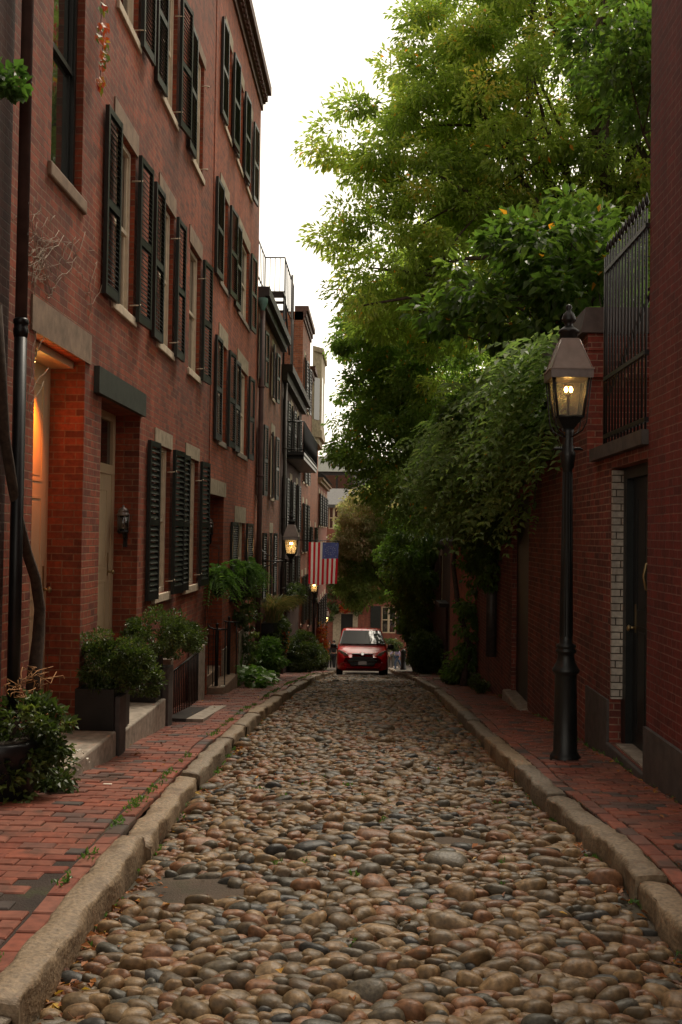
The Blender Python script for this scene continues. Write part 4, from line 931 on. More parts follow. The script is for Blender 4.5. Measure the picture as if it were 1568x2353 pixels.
# ivy column on the outbuilding corner, with leaning stem
iv = empty('ivy', (1.95, 20.6, gz(20)), 'narrow column of ivy climbing the wall corner beside a leaning brown stem', 'ivy')
crown('leaves', iv, 'leaf_dark', [(1.95, 19.9, -1.2, .22, .35, 1.5), (1.85, 20.0, -2.9, .3, .5, .7), (1.8, 20.2, .7, .45, .8, .7)], 100, 70, L=.11, W=.07, cr=.22, shell=.2, droop=.7, zmin=lambda x, y: gz(y)+.2)
q = MB(); q.tube([(1.80, 19.6, gz(19.6)+.1), (1.95, 19.9, -2.2), (1.78, 20.6, -1.4), (1.72, 21.2, -.6), (1.9, 21.6, .6)], [.07, .06, .055, .05, .04], 7)
q.build('stem', M['vinebark'], iv)
# ivy mass further down hanging over the right wall
iv2 = empty('ivy', (2.0, 33, gz(33)), 'big dark mass of ivy hanging over the far right wall down to head height', 'ivy')
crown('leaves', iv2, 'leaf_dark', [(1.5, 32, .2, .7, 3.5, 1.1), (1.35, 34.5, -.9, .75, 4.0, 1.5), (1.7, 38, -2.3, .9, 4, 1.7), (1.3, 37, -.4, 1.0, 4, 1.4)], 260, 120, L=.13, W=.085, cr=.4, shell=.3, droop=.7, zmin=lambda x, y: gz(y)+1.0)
# bushes on the right pavement
def bush(x, y, rx, ry, rz, label, mat='leaf_shrub', n=60, per=90, L=.06, W=.03, cr=.16, z=None, group=None, name='shrub', base=0.0, shell=.35):
    z0 = float(gz(y)+SW+base) if z is None else z
    p = empty(name, (x, y, z0), label, 'shrub', group)
    o, C = crown('foliage', p, mat, [(x, y, z0+rz, rx, ry, rz)], n, per, L=L, W=W, cr=cr, shell=shell, zmin=lambda a, b_: np.full(np.shape(a), z0+.0))
    q = MB()
    for i in rng.choice(len(C), 7, replace=False): q.tube([(x, y, z0), (x*.6+C[i][0]*.4, y*.6+C[i][1]*.4, z0+(C[i][2]-z0)*.6), tuple(C[i])], [.014, .01, .004], 5)
    q.build('stems', M['bark'], p); return p
bush(1.62, 30.0, .48, .8, .62, 'loose leafy shrub on the right pavement before the ivy covered wall', n=90, per=110, L=.08, W=.04, cr=.2)
bush(1.75, 21.0, .2, .5, .22, 'low weeds growing at the foot of the ivy column', n=30, per=60, L=.07, W=.04, cr=.12)
bush(1.9, 17.6, .12, .5, .12, 'small tuft of weeds at the base of the garden wall beyond its doorstep', n=20, per=50, L=.05, W=.025, cr=.08)
# far trees over the street end
t5 = empty('tree', (2.2, 48, gz(48)), 'olive green tree arching over the street behind the red van', 'tree')
cr5, C5 = crown('crown', t5, 'leaf_far', [(-.7, 46.8, .3, 1.0, 1.8, 1.3), (.1, 47, -.1, 1.6, 2.5, 2.1), (-.9, 46.6, -2.6, .8, 1.6, .9), (-.5, 46.5, -2.2, 1.3, 2, 1.2), (1.4, 48, 1.2, 2.2, 2.8, 1.6), (1.7, 48, -1.2, 1.8, 2.5, 2.2), (-1.1, 46.8, -.9, .8, 1.6, 1.4), (-1.2, 46.5, -3.0, .5, 1.2, .5), (2.8, 45, -2.6, 1.2, 2, 1.0)], 650, 90, L=.16, W=.085, cr=.42, droop=.5, shell=.4, autumn=.003)
limbs('trunk', t5, (2.3, 48, gz(48)), (1.6, 47.6, -3.2), .14, C5, 16)
t6 = empty('tree', (2.0, 45.6, gz(46)), 'small pinkish brown tree with dry seed heads behind the flag', 'tree')
cr6, C6 = crown('crown', t6, 'leaf_pink', [(-.55, 45.2, 1.0, .95, 1.2, 1.0), (-1.05, 45.2, .0, .6, 1.0, .9), (.3, 45.4, 1.6, .9, 1.2, .8), (-1.2, 45.2, -.9, .6, .9, .8), (-.6, 45.2, -.2, .8, 1.0, .9)], 210, 90, L=.13, W=.07, cr=.34, droop=.4, shell=.4)
limbs('trunk', t6, (2.0, 45.6, gz(46)), (.6, 45.3, -1.0), .1, C6, 12)
t7 = empty('tree', (3.4, 38.5, gz(38)), 'broad green tree behind the others, arching above the parked red van', 'tree')
cr7, C7 = crown('crown', t7, 'leaf_tree', [(2.4, 38.0, 5.8, 2.3, 3.0, 2.2), (3.4, 36.5, 9, 3.0, 3.2, 3.0)], 260, 80, L=.16, W=.08, cr=.5, droop=.5, shell=.3, autumn=.004)
limbs('trunk', t7, (3.4, 38.5, gz(38)), (3.0, 38.3, 2.5), .2, C7, 22)
bush(.9, 59.0, .9, .5, .35, 'clipped hedge in front of the far sash window', n=50, per=70, L=.1, W=.05, z=gz(59)+1.15, name='hedge')
# ivy round the far white doorway
iv3 = empty('ivy', (-1.2, 67.8, gz(67)), 'ivy trailing round the white door surround at the street end', 'ivy')
crown('leaves', iv3, 'leaf_shrub', [(-1.0, 67.6, -4.4, .5, .3, .9), (-1.9, 67.6, -3.3, 1.2, .3, .5), (-2.6, 67.6, -4.6, .4, .3, 1.3)], 60, 60, L=.14, W=.08, cr=.3)
crown('orange_leaves', iv3, 'leaf_red', [(-1.72, 67.4, -4.95, .45, .2, .22)], 20, 40, L=.12, W=.07, cr=.15)
# left side greenery beside the houses
bush(-2.15, 20.9, .25, .5, .42, 'leafy green shrub in front of the low house by the brown downpipe', 'leaf_fern', 55, 80, .085, .045, .15)
bush(-2.1, 30.5, .42, 1.2, .62, 'dark dense bush at the wall beneath the iron balcony', 'leaf_shrub', 90, 110, .07, .035, .2)
bush(-2.15, 38.5, .4, 1.0, .5, 'dark bush further down the left pavement past the balcony', 'leaf_shrub', 60, 90, .08, .04, .2)
p = bush(-2.35, 45.5, .3, .6, .9, 'red autumn shrub on the left pavement near the street end', 'leaf_red', 50, 70, .09, .05, .2, base=.3)
bush(-2.25, 24.0, .22, .5, .55, 'dark climbing plant and reddish leaves beside the low brick house door', 'leaf_shrub', 50, 80, .07, .04, .16, base=.5)
# broad-leaved ground plant by the railed step
hp = empty('broad_leaf_plant', (-2.1, 18.1, gz(18.1)+SW), 'clump of broad light green leaves on the pavement beyond the railed doorstep', 'plant')
n_ = 170; P = np.stack([rng.uniform(-2.42, -1.85, n_), rng.uniform(17.3, 19.2, n_), np.zeros(n_)], 1); P[:, 2] = gz(P[:, 1])+SW+rng.uniform(.08, .36, n_)*(1-np.abs(P[:, 0]+2.3)*.9)
D = np.stack([rng.normal(.3, .6, n_), rng.normal(-.4, .6, n_), rng.normal(-.1, .25, n_)], 1); V, Fq = leafgeo(P, D, np.tile([0, 0, 1.], (n_, 1))+rng.normal(0, .25, (n_, 3)), rng.uniform(.16, .28, n_), rng.uniform(.12, .2, n_), .05)
npmesh('leaves', V, Fq, M['leaf_fern'], np.repeat(rng.uniform(.2, .8, n_), 4), hp)
# fern baskets and window boxes
def fern(c, R_, n, label, box=None, boxlabel=None, mat='leaf_fern', L=.34, group='ferns hanging by the railed doorway'):
    p = empty('fern', c, label, 'fern', group)
    ph = rng.uniform(0, 6.28, n); el = rng.uniform(-.2, 1.0, n)
    D = np.stack([np.cos(ph)*np.cos(el), np.sin(ph)*np.cos(el), np.sin(el)], 1); D[:, 0] = D[:, 0]*.7+.35
    P = np.tile(np.array(c, dtype=float), (n, 1))+rng.normal(0, .06, (n, 3))*np.array([1, R_, 1])
    N = np.stack([np.zeros(n), np.zeros(n), np.ones(n)], 1)+rng.normal(0, .3, (n, 3))
    sprays('fronds', p, mat, P, D, N, 12, L, .085, .028, .85)
fern((-2.38, 15.3, -.68), 2, 120, 'bright green fern hanging beside the dark railed doorway', L=.36)
fern((-2.30, 18.2, -.66), 3.5, 190, 'larger bright green fern spilling from the window box of the bright brick house', L=.38)
wb = MB(); wb.box(-2.48, -2.22, 17.7, 18.8, -1.02, -.78); tag(wb.build('window_box', M['iron']), 'dark window box under the larger bright green fern', 'window box')
hb = MB(); hb.lathe(-2.36, 15.3, [(.04, -.98), (.11, -.9), (.13, -.76)], 12); hb.tube([(-2.49, 15.3, -.2), (-2.36, 15.3, -.2), (-2.36, 15.3, -.76)], .006, 5); tag(hb.build('hanging_basket', M['iron']), 'dark hanging basket holding the fern by the doorway', 'basket')
tr = empty('trailing_ivy', (-2.3, 18.5, -1.0), 'dark ivy trailing below the fern window box', 'ivy')
crown('leaves', tr, 'leaf_shrub', [(-2.36, 18.3, -1.25, .14, .6, .4), (-2.38, 19.4, -1.9, .1, .5, .9)], 50, 60, L=.06, W=.04, cr=.13, droop=.9)
# grasses in the box of the low house
gr = empty('ornamental_grass', (-2.3, 23.2, -2.02), 'tuft of fine ornamental grass in a window box below the wall lantern', 'grass plant')
n_ = 520; ph = rng.uniform(0, 6.28, n_); P = np.stack([rng.normal(-2.28, .06, n_), rng.uniform(22.6, 23.7, n_), np.full(n_, -2.02)], 1)
q = []; VV, FF, RR, off = [], [], [], 0; pos = P.copy(); d = np.stack([np.cos(ph)*.22+.08, np.sin(ph)*.3, np.ones(n_)], 1)
sg = rng.uniform(.10, .19, n_)
for k in range(6):
    dd = unit(d); S = unit(np.cross(dd, np.array([.3, 1, .2]))); wd = .011*(1-k/6.5); nx = pos+dd*sg[:, None]
    V = np.stack([pos-S*wd, pos+S*wd, nx+S*wd*.8, nx-S*wd*.8], 1).reshape(-1, 3); i = np.arange(n_)[:, None]*4
    VV.append(V); FF.append(np.concatenate([i+[[0, 1, 2]], i+[[0, 2, 3]]], 1).reshape(-1, 3)+off); off += len(V); RR.append(np.repeat(rng.uniform(.2, 1, n_), 4)); pos = nx; d[:, 2] -= .27; d[:, :2] *= 1.12
npmesh('blades', np.concatenate(VV), np.concatenate(FF), M['leaf_grass'], np.concatenate(RR), gr)
wb = MB(); wb.box(-2.48, -2.2, 22.5, 24.1, -2.26, -2.03); tag(wb.build('window_box', M['iron']), 'dark window box holding the fine ornamental grass', 'window box')
tr = empty('trailing_ivy', (-2.3, 23.5, -1.8), 'ivy with reddish tips trailing below the ornamental grass', 'ivy')
crown('leaves', tr, 'leaf_shrub', [(-2.34, 23.2, -2.45, .16, .8, .4), (-2.3, 23.9, -2.9, .2, .5, .5)], 60, 60, L=.07, W=.045, cr=.15, droop=.9)
crown('red_leaves', tr, 'leaf_red', [(-2.15, 24.0, -2.5, .12, .3, .3)], 12, 40, L=.08, W=.05, cr=.12, droop=.9)
tag(MB().box(-2.44, -2.1, 28.2, 30.0, -2.0, -1.75).build('window_box', M['iron']), 'dark planter box on the shadowed house beyond the grasses', 'window box')
tr = empty('trailing_ivy', (-2.3, 29, -1.7), 'dark low plants growing over the planter box on the shadowed house', 'ivy')
crown('leaves', tr, 'leaf_shrub', [(-2.2, 29.1, -1.7, .2, .9, .22)], 40, 60, L=.08, W=.045, cr=.15, droop=.6)

# ------------------------------------------------------------ near-left steps, planters, shrubs
def block(name, dims, mat, label, cat, bev=.012, group=None, seg=2):
    o = MB().box(*dims).build(name, M[mat]); tag(o, label, cat, group)
    m_ = o.modifiers.new('b', 'BEVEL'); m_.width = bev; m_.segments = seg; return o
block('door_step', (WL-.34, -2.14, 6.9, 8.40, -2.2, -1.68), 'granite', 'low granite doorstep of the orange lit doorway, half hidden by the near shrub', 'step', .02)
block('door_step', (WL-.31, -2.14, 8.66, 10.42, -2.4, -1.735), 'granite', 'pale grey granite landing before the second cream door, between two stone posts', 'step', .015)
block('granite_post', (-2.24, -2.12, 8.42, 8.64, -2.2, -1.40), 'granite_dark', 'short upright granite post between the two doorsteps', 'post', .01, 'granite posts at the doorsteps')
block('granite_post', (-2.24, -2.12, 10.44, 10.68, -2.4, -1.42), 'granite_dark', 'second granite post at the far end of the pale landing', 'post', .01, 'granite posts at the doorsteps')
block('granite_post', (-2.49, -2.28, 11.35, 11.5, -2.6, -1.45), 'granite', 'pale granite slab standing behind the second shrub planter', 'post', .01)
block('granite_post', (-2.49, -2.38, 13.6, 14.3, -2.8, -1.60), 'granite', 'tall pale granite pier beside the iron window well bars', 'post', .01)
q = MB(); railrun(q, (-2.30, 11.55, 0), (-2.36, 13.58, 0), -2.35, -1.62, 15, .009, .013); wr = q.build('window_well_railing', M['iron']); tag(wr, 'low black iron bars along the foot of the brick wall before the granite pier', 'railing')
def planter(x0, x1, y0, y1, z0, z1, label):
    p = empty('planter', ((x0+x1)/2, (y0+y1)/2, z0), label, 'planter')
    q = MB(); t = .03
    q.box(x0, x1, y0, y0+t, z0, z1); q.box(x0, x1, y1-t, y1, z0, z1); q.box(x0, x0+t, y0+t, y1-t, z0, z1); q.box(x1-t, x1, y0+t, y1-t, z0, z1)
    q.box(x0-.012, x1+.012, y0-.012, y1+.012, z1+.001, z1+.03) if False else None
    q.build('box', M['iron'], p); MB().box(x0+t, x1-t, y0+t, y1-t, z0+.02, z1-.03).build('soil', M['joint'], p)
planter(-2.49, -2.16, 8.42-.06, 8.92, -1.72, -1.33, 'square black planter between the doorsteps under the first clipped shrub')
planter(-2.49, -2.18, 10.1, 10.43, -1.73, -1.30, 'square black planter at the far end of the pale landing')
def shrub(x, y, z, rx, ry, rz, label, n, per, L, cr, extra=()):
    p = empty('shrub', (x, y, z), label, 'shrub')
    o, C = crown('foliage', p, 'leaf_shrub', [(x, y, z+rz*.85, rx, ry, rz)]+list(extra), n, per, L=L, W=L*.5, cr=cr, shell=.45, droop=-.1, upn=.7)
    q = MB()
    for i in rng.choice(len(C), 12, replace=False): q.tube([(x, y, z-.05), (x*.6+C[i][0]*.4, y*.6+C[i][1]*.4, z+(C[i][2]-z)*.5), tuple(C[i])], [.012, .009, .003], 5)
    q.build('stems', M['bark'], p)
shrub(-2.24, 8.62, -1.33, .30, .34, .22, 'bushy small leaved evergreen shrub in the planter before the second cream door', 95, 130, .034, .085, [(-2.02, 8.7, -1.30, .16, .22, .14), (-2.36, 8.45, -.98, .13, .15, .14), (-2.1, 8.5, -1.05, .2, .25, .12)])
shrub(-2.28, 10.5, -1.26, .28, .42, .24, 'darker small leaved shrub below the louvred shutters, second from the left edge', 90, 120, .036, .09, [(-2.15, 11.3, -1.2, .2, .45, .2), (-2.3, 12.2, -1.3, .14, .4, .16)])
# big potted plant at the left edge
pt = empty('planter', (-2.32, 6.35, -1.80), 'large dark round pot in the shade at the left edge of the pavement', 'planter')
MB().lathe(-2.36, 6.35, [(.13, -1.83), (.19, -1.75), (.235, -1.42), (.25, -1.36), (.235, -1.34)], 20).build('pot', M['iron'], pt)
MB().lathe(-2.36, 6.35, [(.2, -1.36), (.19, -1.335)], 16).build('soil', M['joint'], pt)
p = empty('shrub', (-2.3, 6.35, -1.35), 'leafy plant with pale rounded leaves and small white flowers at the left edge', 'shrub')
crown('foliage', p, 'leaf_shrub', [(-2.22, 6.5, -1.33, .24, .24, .22), (-2.15, 6.75, -1.62, .17, .22, .14), (-2.3, 6.3, -1.6, .18, .2, .2)], 80, 60, L=.05, W=.034, cr=.09, shell=.3, droop=.2)
crown('flowers', p, 'flower', [(-2.05, 6.75, -1.6, .14, .2, .14)], 9, 4, L=.018, W=.02, cr=.04)
q = MB()
for k in range(10): q.tube([(-2.32, 6.35, -1.4), (-2.3+random.gauss(0, .08), 6.4+random.gauss(0, .08), -1.2+random.gauss(0, .06)), (-2.15+random.gauss(0, .12), 6.6+random.gauss(0, .12), -1.3+random.gauss(0, .15))], [.008, .006, .003], 5)
q.build('stems', M['bark'], p)
# old vine trunk at the left edge and twining dry stems
vt = empty('vine_trunk', (-2.42, 6.7, gz(6.7)+SW), 'thick twisting old vine trunk climbing past the downpipe with dry orange stems', 'vine')
def L_(u, v, X=-2.4): return tuple(onX(u, v, X))
q = MB(); q.tube([L_(70, 1680), L_(78, 1560), L_(88, 1470), L_(92, 1400), L_(82, 1330), L_(62, 1270), L_(45, 1200), L_(28, 1110), L_(10, 1000), L_(2, 880), L_(-10, 700)], [.06, .052, .045, .04, .038, .036, .034, .034, .036, .04, .04], 9)
tv = q.build('trunk', M['vinebark'], vt)
q = MB()
for k in range(26):
    pts = []; u, v = random.uniform(40, 95), random.uniform(1540, 1660)
    for i in range(6): pts.append(L_(u, v, -2.33+random.gauss(0, .02))); u += random.gauss(0, 14); v += random.gauss(0, 12)
    q.tube(pts, .0035, 4)
for k in range(8):
    pts = []; u, v = random.uniform(15, 60), random.uniform(1588, 1615)
    for i in range(5): pts.append(L_(u, v, -2.3)); u += random.gauss(8, 8); v += random.gauss(0, 4)
    q.tube(pts, .004, 4)
q.build('dry_stems', plain('dry_stem', (0.32, 0.15, 0.05), .8), vt)
# dry vine stems on the brick wall
dv = empty('dry_vine', (WL, 7.6, 1.8), 'thin pale bare vine stems clinging to the brick around the brown lintel', 'vine')
q = MB()
def creeper(u, v, n, du, dv_, r=.0026):
    pts = []
    for i in range(n):
        p_ = onX(u, v, WL+.012); pts.append(tuple(p_)); a = random.random()
        if a < .22 and n > 5: creeper(u, v, n//2, -du*random.uniform(.3, 1.6)+random.gauss(0, 5), dv_*random.uniform(.3, 1)+random.gauss(0, 4), r*.7)
        u += du+random.gauss(0, 4); v += dv_+random.gauss(0, 6)
    if len(pts) > 2: q.tube(pts, r, 4)
for (u, v, n, du, dv_) in [(78, 660, 13, 1.0, -14), (90, 640, 12, 7, -9), (75, 620, 14, 2.5, -6), (110, 680, 18, 5, -8), (205, 760, 12, 2, -13), (70, 880, 10, 1, -13), (76, 960, 12, 0.5, -14), (200, 700, 10, 2, -11), (150, 600, 8, 4, -7), (72, 520, 7, 1, -9)]: creeper(u, v, n, du, dv_)
for k in range(34):
    u, v = random.gauss(92, 12), random.gauss(585, 28); creeper(u, v, 5, random.gauss(0, 5), random.gauss(0, 7), .0022)
q.build('stems', plain('bare_stem', (0.33, 0.25, 0.18), .8), dv)
# red and green creeper leaves high on the left wall
cl = empty('creeper', (WL, 8.0, 4.5), 'string of red and green creeper leaves hanging on the upper left brick wall', 'vine')
pts = [(232, 60), (230, 85), (236, 118), (240, 128), (228, 145), (232, 185), (226, 198), (236, 10), (228, 182), (234, 95), (226, 88), (238, 55)]
P = []
for (u, v) in pts:
    for k in range(7): P.append(tuple(onX(u+random.gauss(0, 4), v+random.gauss(0, 5), WL+.05+random.uniform(0, .05))))
P = np.array(P); n_ = len(P); D = np.stack([rng.uniform(.1, .6, n_), rng.normal(0, .5, n_), rng.normal(-.7, .3, n_)], 1); N = np.stack([np.full(n_, 1.), np.full(n_, -1.), rng.uniform(0, .6, n_)], 1)
V, Fq = leafgeo(P, D, N, rng.uniform(.05, .085, n_), rng.uniform(.04, .07, n_), .06); npmesh('leaves', V, Fq, M['leaf_red'], np.repeat(np.clip(rng.uniform(0, 1.2, n_), 0, 1), 4), cl)
q = MB(); q.tube([tuple(onX(236, -30, WL+.03)), tuple(onX(232, 60, WL+.03)), tuple(onX(236, 120, WL+.03)), tuple(onX(228, 200, WL+.03))], .004, 4); q.build('stem', M['vinebark'], cl)
cl = empty('creeper', (-2.36, 6.65, 3.4), 'small tuft of bright green leaves on the downpipe at the left edge', 'vine')
crown('leaves', cl, 'leaf_fern', [tuple(onX(18, 185, -2.36))+(.09, .08, .08), tuple(onX(35, 195, -2.34))+(.05, .05, .06)], 14, 14, L=.07, W=.06, cr=.05)
# iron hand rails on the step of the bright house
block('door_step', (WL-.45, -2.26, 15.35, 16.95, -3.2, -2.38), 'brownstone', 'tan stone doorstep below the curved iron handrails', 'step', .015)
block('door_step', (WL-.45, WL+.0, 15.16, 16.54, -2.379, -2.2), 'brownstone', 'upper stone step inside the dark railed doorway', 'step', .01)
def handrail(y, label):
    p = empty('handrail', (-2.3, y, -2.38), label, 'handrail', 'iron handrails on the tan doorstep'); q = MB()
    for dx in (-.02, .1): q.tube([(-2.37+dx, y, -2.38), (-2.37+dx, y, -1.5)], .011, 6)
    for dx in (-.16, -.09): q.tube([(-2.37+dx, y+.02, -2.38), (-2.37+dx, y+.02, -1.5)], .008, 6)
    q.build('balusters', M['iron'], p)
    MB().lathe(-2.40, y, [(.03, -2.38), (.03, -1.52), (.012, -1.5), (.012, -1.47), (.026, -1.44), (.018, -1.41), (.002, -1.40)], 10).build('newel_post', M['iron'], p)
    MB().tube([(-2.24, y, -1.50), (-2.42, y, -1.50), (-2.52, y+.02, -1.48), (-2.60, y+.04, -1.36), (-2.72, y+.05, -1.1), (-2.85, y+.05, -.9)], .013, 8).build('top_rail', M['iron'], p)
handrail(15.50, 'nearer curved iron handrail on the tan doorstep'); handrail(16.80, 'farther curved iron handrail on the tan doorstep')
# pavement hatch
hg = empty('cellar_hatch', (-2.2, 12.2, gz(12.2)+SW), 'cellar hatch in the pavement with a grey slab and dark metal grating', 'hatch')
def slabz(y): return float(gz(y)+SW)
def slab(mb, x0, x1, y0, y1, up):
    a, b_ = slabz(y0), slabz(y1); mb.add([(x0,y0,a-.05),(x1,y0,a-.05),(x1,y1,b_-.05),(x0,y1,b_-.05),(x0,y0,a+up),(x1,y0,a+up),(x1,y1,b_+up),(x0,y1,b_+up)], [(0,3,2,1),(4,5,6,7),(0,1,5,4),(1,2,6,5),(2,3,7,6),(3,0,4,7)])
q = MB(); slab(q, -2.05, -1.86, 11.1, 12.9, .022); q.build('slab', M['granite'], hg)
q = MB()
for i in range(16): slab(q, -2.3+.015*i, -2.292+.015*i, 11.2, 12.6, .016)
slab(q, -2.31, -2.06, 11.15, 11.2, .018); slab(q, -2.31, -2.06, 12.6, 12.65, .018); q.build('grating', M['pipe_grey'], hg)
# stone slabs on the right pavement, in front of the ivy
q = MB(); slab(q, 1.45, 1.85, 22.6, 23.4, .06); tag(q.build('stone_slab', M['granite']), 'loose flat stone slab lying on the right pavement past the ivy', 'slab')
for i, (x, y) in enumerate([(1.35, 27.5), (1.5, 29.0), (1.3, 31.2)]):
    q = MB(); slab(q, x, x+.3, y, y+.9, .03)
    tag(q.build('stone_slab', M['granite']), ['grey paving slab nearest of three beside the right kerb', 'grey paving slab in the middle of three near the shrub', 'grey paving slab farthest of three near the shrub'][i], 'slab', 'grey slabs on the far right pavement')
# litter
tag(MB().box(-1.86, -1.80, 6.95, 6.97, slabz(7)+.003, slabz(7)+.008).build('paper_scrap', M['flower']), 'tiny white paper scrap on the left brick pavement', 'litter')
tag(MB().box(-2.32, -2.26, 15.4, 15.47, -2.379, -2.36).build('newspaper', M['flower']), 'small white folded paper lying on the tan doorstep', 'newspaper')
# fallen leaves
def fallen():
    P = []
    for k in range(9000):
        y = 3.2+random.random()**1.2*32; s_ = random.choice([-1, 1, 1]); d = abs(random.gauss(0, .065))
        x = (kl(y)+.01+d) if s_ < 0 else (kr(y)-.01-d); dens = .55+.45*math.sin(y*2.1+s_)+.3*math.sin(y*5.3)
        if random.random() > dens: continue
        P.append((x, y, float(roadz(x, y))+.012+random.uniform(0, .02)))
    for k in range(420):
        y = random.uniform(3.2, 34); x = random.uniform(-1.1, 1.1); P.append((x, y, float(roadz(x, y))+.045))
    for k in range(500):
        y = random.uniform(4, 34); x = random.choice([random.uniform(kr(y)+.25, 2.08), 2.08-abs(random.gauss(0, .06)), 2.08-abs(random.gauss(0, .06)), random.uniform(-2.4, -1.6)]); P.append((x, y, float(swz(x, y))+.012))
    P = np.array(P); n_ = len(P); ph = rng.uniform(0, 6.28, n_); D = np.stack([np.cos(ph), np.sin(ph), rng.normal(0, .25, n_)], 1); N = np.tile([0, 0, 1.], (n_, 1))+rng.normal(0, .35, (n_, 3))
    sz = rng.uniform(.025, .06, n_); V, Fq = leafgeo(P, D, N, sz, sz*.6, .1)
    tag(npmesh('fallen_leaves', V, Fq, M['leaf_fallen'], np.repeat(rng.uniform(0, 1, n_)**1.3, 4)), 'fallen brown and orange leaves gathered along the granite kerbs', 'leaves', kind='stuff')
    # weeds and moss
    P = []
    for k in range(420):
        y = random.uniform(3.2, 30); s_ = random.choice([-1, 1]); x = (kl(y)+.015) if s_ < 0 else (kr(y)-.015)
        r = random.random()
        if r < .25: x = kl(y)-.215; z = float(swz(x, y))
        elif r < .5: x = 2.07; z = float(swz(x, y))
        elif r < .7: x = random.uniform(-1, 1.1); z = float(roadz(x, y))+.01
        else: z = float(roadz(x, y))+.01
        for j in range(random.randint(6, 22)): P.append((x+random.gauss(0, .018), y+random.gauss(0, .03), z+random.uniform(0, .015)))
    P = np.array(P); n_ = len(P); D = rng.normal(0, .6, (n_, 3)); D[:, 2] = np.abs(D[:, 2])+.35; N = rng.normal(0, 1, (n_, 3)); sz = rng.uniform(.015, .035, n_)
    V, Fq = leafgeo(P, D, N, sz, sz*.5, .1); tag(npmesh('weeds', V, Fq, M['leaf_fern'], np.repeat(rng.uniform(0, .7, n_), 4)), 'small green weeds sprouting between stones and along kerbs', 'weeds', kind='stuff')
fallen()

# ------------------------------------------------------------ gas lamps
def lantern(par, x, y, z, light=2.0, grp=None):
    """z = bottom of the glass"""
    L = bpy.data.objects.new('lantern', None)
    q = MB(); b0_, b1_, H = .102, .140, .32
    cs = [(-1, -1), (1, -1), (1, 1), (-1, 1)]
    for i, (a, b_) in enumerate(cs):
        q.tube([(x+a*b0_, y+b_*b0_, z), (x+a*b1_, y+b_*b1_, z+H)], .011, 6)
        a2, c2 = cs[(i+1) % 4]
        q.tube([(x+a*b0_, y+b_*b0_, z), (x+a2*b0_, y+c2*b0_, z)], .012, 6); q.tube([(x+a*b1_, y+b_*b1_, z+H), (x+a2*b1_, y+c2*b1_, z+H)], .012, 6)
    q.lathe(x, y, [(.055, z-.1), (.14, z-.012), (.14, z)], sides=4, smooth=False)
    fr_ = q.build('lantern', M['lamp_iron'], par)
    for i in range(4):
        (a, b_), (a2, c2) = cs[i], cs[(i+1) % 4]; g_ = MB()
        g_.add([(x+a*b0_*.97, y+b_*b0_*.97, z+.005), (x+a2*b0_*.97, y+c2*b0_*.97, z+.005), (x+a2*b1_*.97, y+c2*b1_*.97, z+H), (x+a*b1_*.97, y+b_*b1_*.97, z+H)], [(0, 1, 2, 3)]); g_.build('glass_pane', M['lglass'], fr_)
    g_ = MB(); s2 = math.sqrt(2)
    g_.lathe(x, y, [(.170*s2, z+H-.012), (.170*s2, z+H+.055)], sides=4, smooth=False); g_.build('fascia', M['brass'] if False else M['lamp_cap'], fr_)
    g_ = MB(); g_.lathe(x, y, [(.178*s2, z+H+.056), (.178*s2, z+H+.066), (.160*s2, z+H+.07), (.074*s2, z+H+.31), (.074*s2, z+H+.325)], sides=4, smooth=False)
    for (a, b_) in cs: g_.tube([(x+a*.16, y+b_*.16, z+H+.072), (x+a*.075, y+b_*.075, z+H+.312)], .006, 5)
    g_.build('roof', M['lamp_roof'], fr_)
    g_ = MB(); zt = z+H+.326
    g_.lathe(x, y, [(.07, zt), (.07, zt+.05), (.088, zt+.055), (.08, zt+.075), (.055, zt+.095), (.03, zt+.115), (.042, zt+.14), (.06, zt+.155), (.058, zt+.17), (.045, zt+.21), (.02, zt+.235), (.018, zt+.245), (.027, zt+.265), (.02, zt+.285), (.003, zt+.292)], 20)
    g_.build('finial', M['lamp_iron'], fr_)
    for dx, dz in ((-.02, .235), (.02, .235)):
        g_ = MB(); g_.lathe(x+dx, y-.01, [(.006, z+dz-.028), (.014, z+dz-.015), (.015, z+dz), (.006, z+dz+.018)], 10); g_.build('mantle', M['flame'], fr_)
    g_ = MB(); g_.tube([(x, y, z), (x, y, z+.17), (x, y, z+.19)], [.012, .01, .03], 8); g_.tube([(x-.04, y, z+.262), (x+.04, y, z+.262)], .01, 6); g_.build('burner', M['brass'], fr_)
    l = bpy.data.lights.new('lantern_light', 'POINT'); l.energy = light; l.color = (1, .6, .25); l.shadow_soft_size = .04
    lo = bpy.data.objects.new('lantern_light', l); COL.objects.link(lo); lo.location = (x, y, z+.12)
    bpy.data.objects.remove(L); return fr_
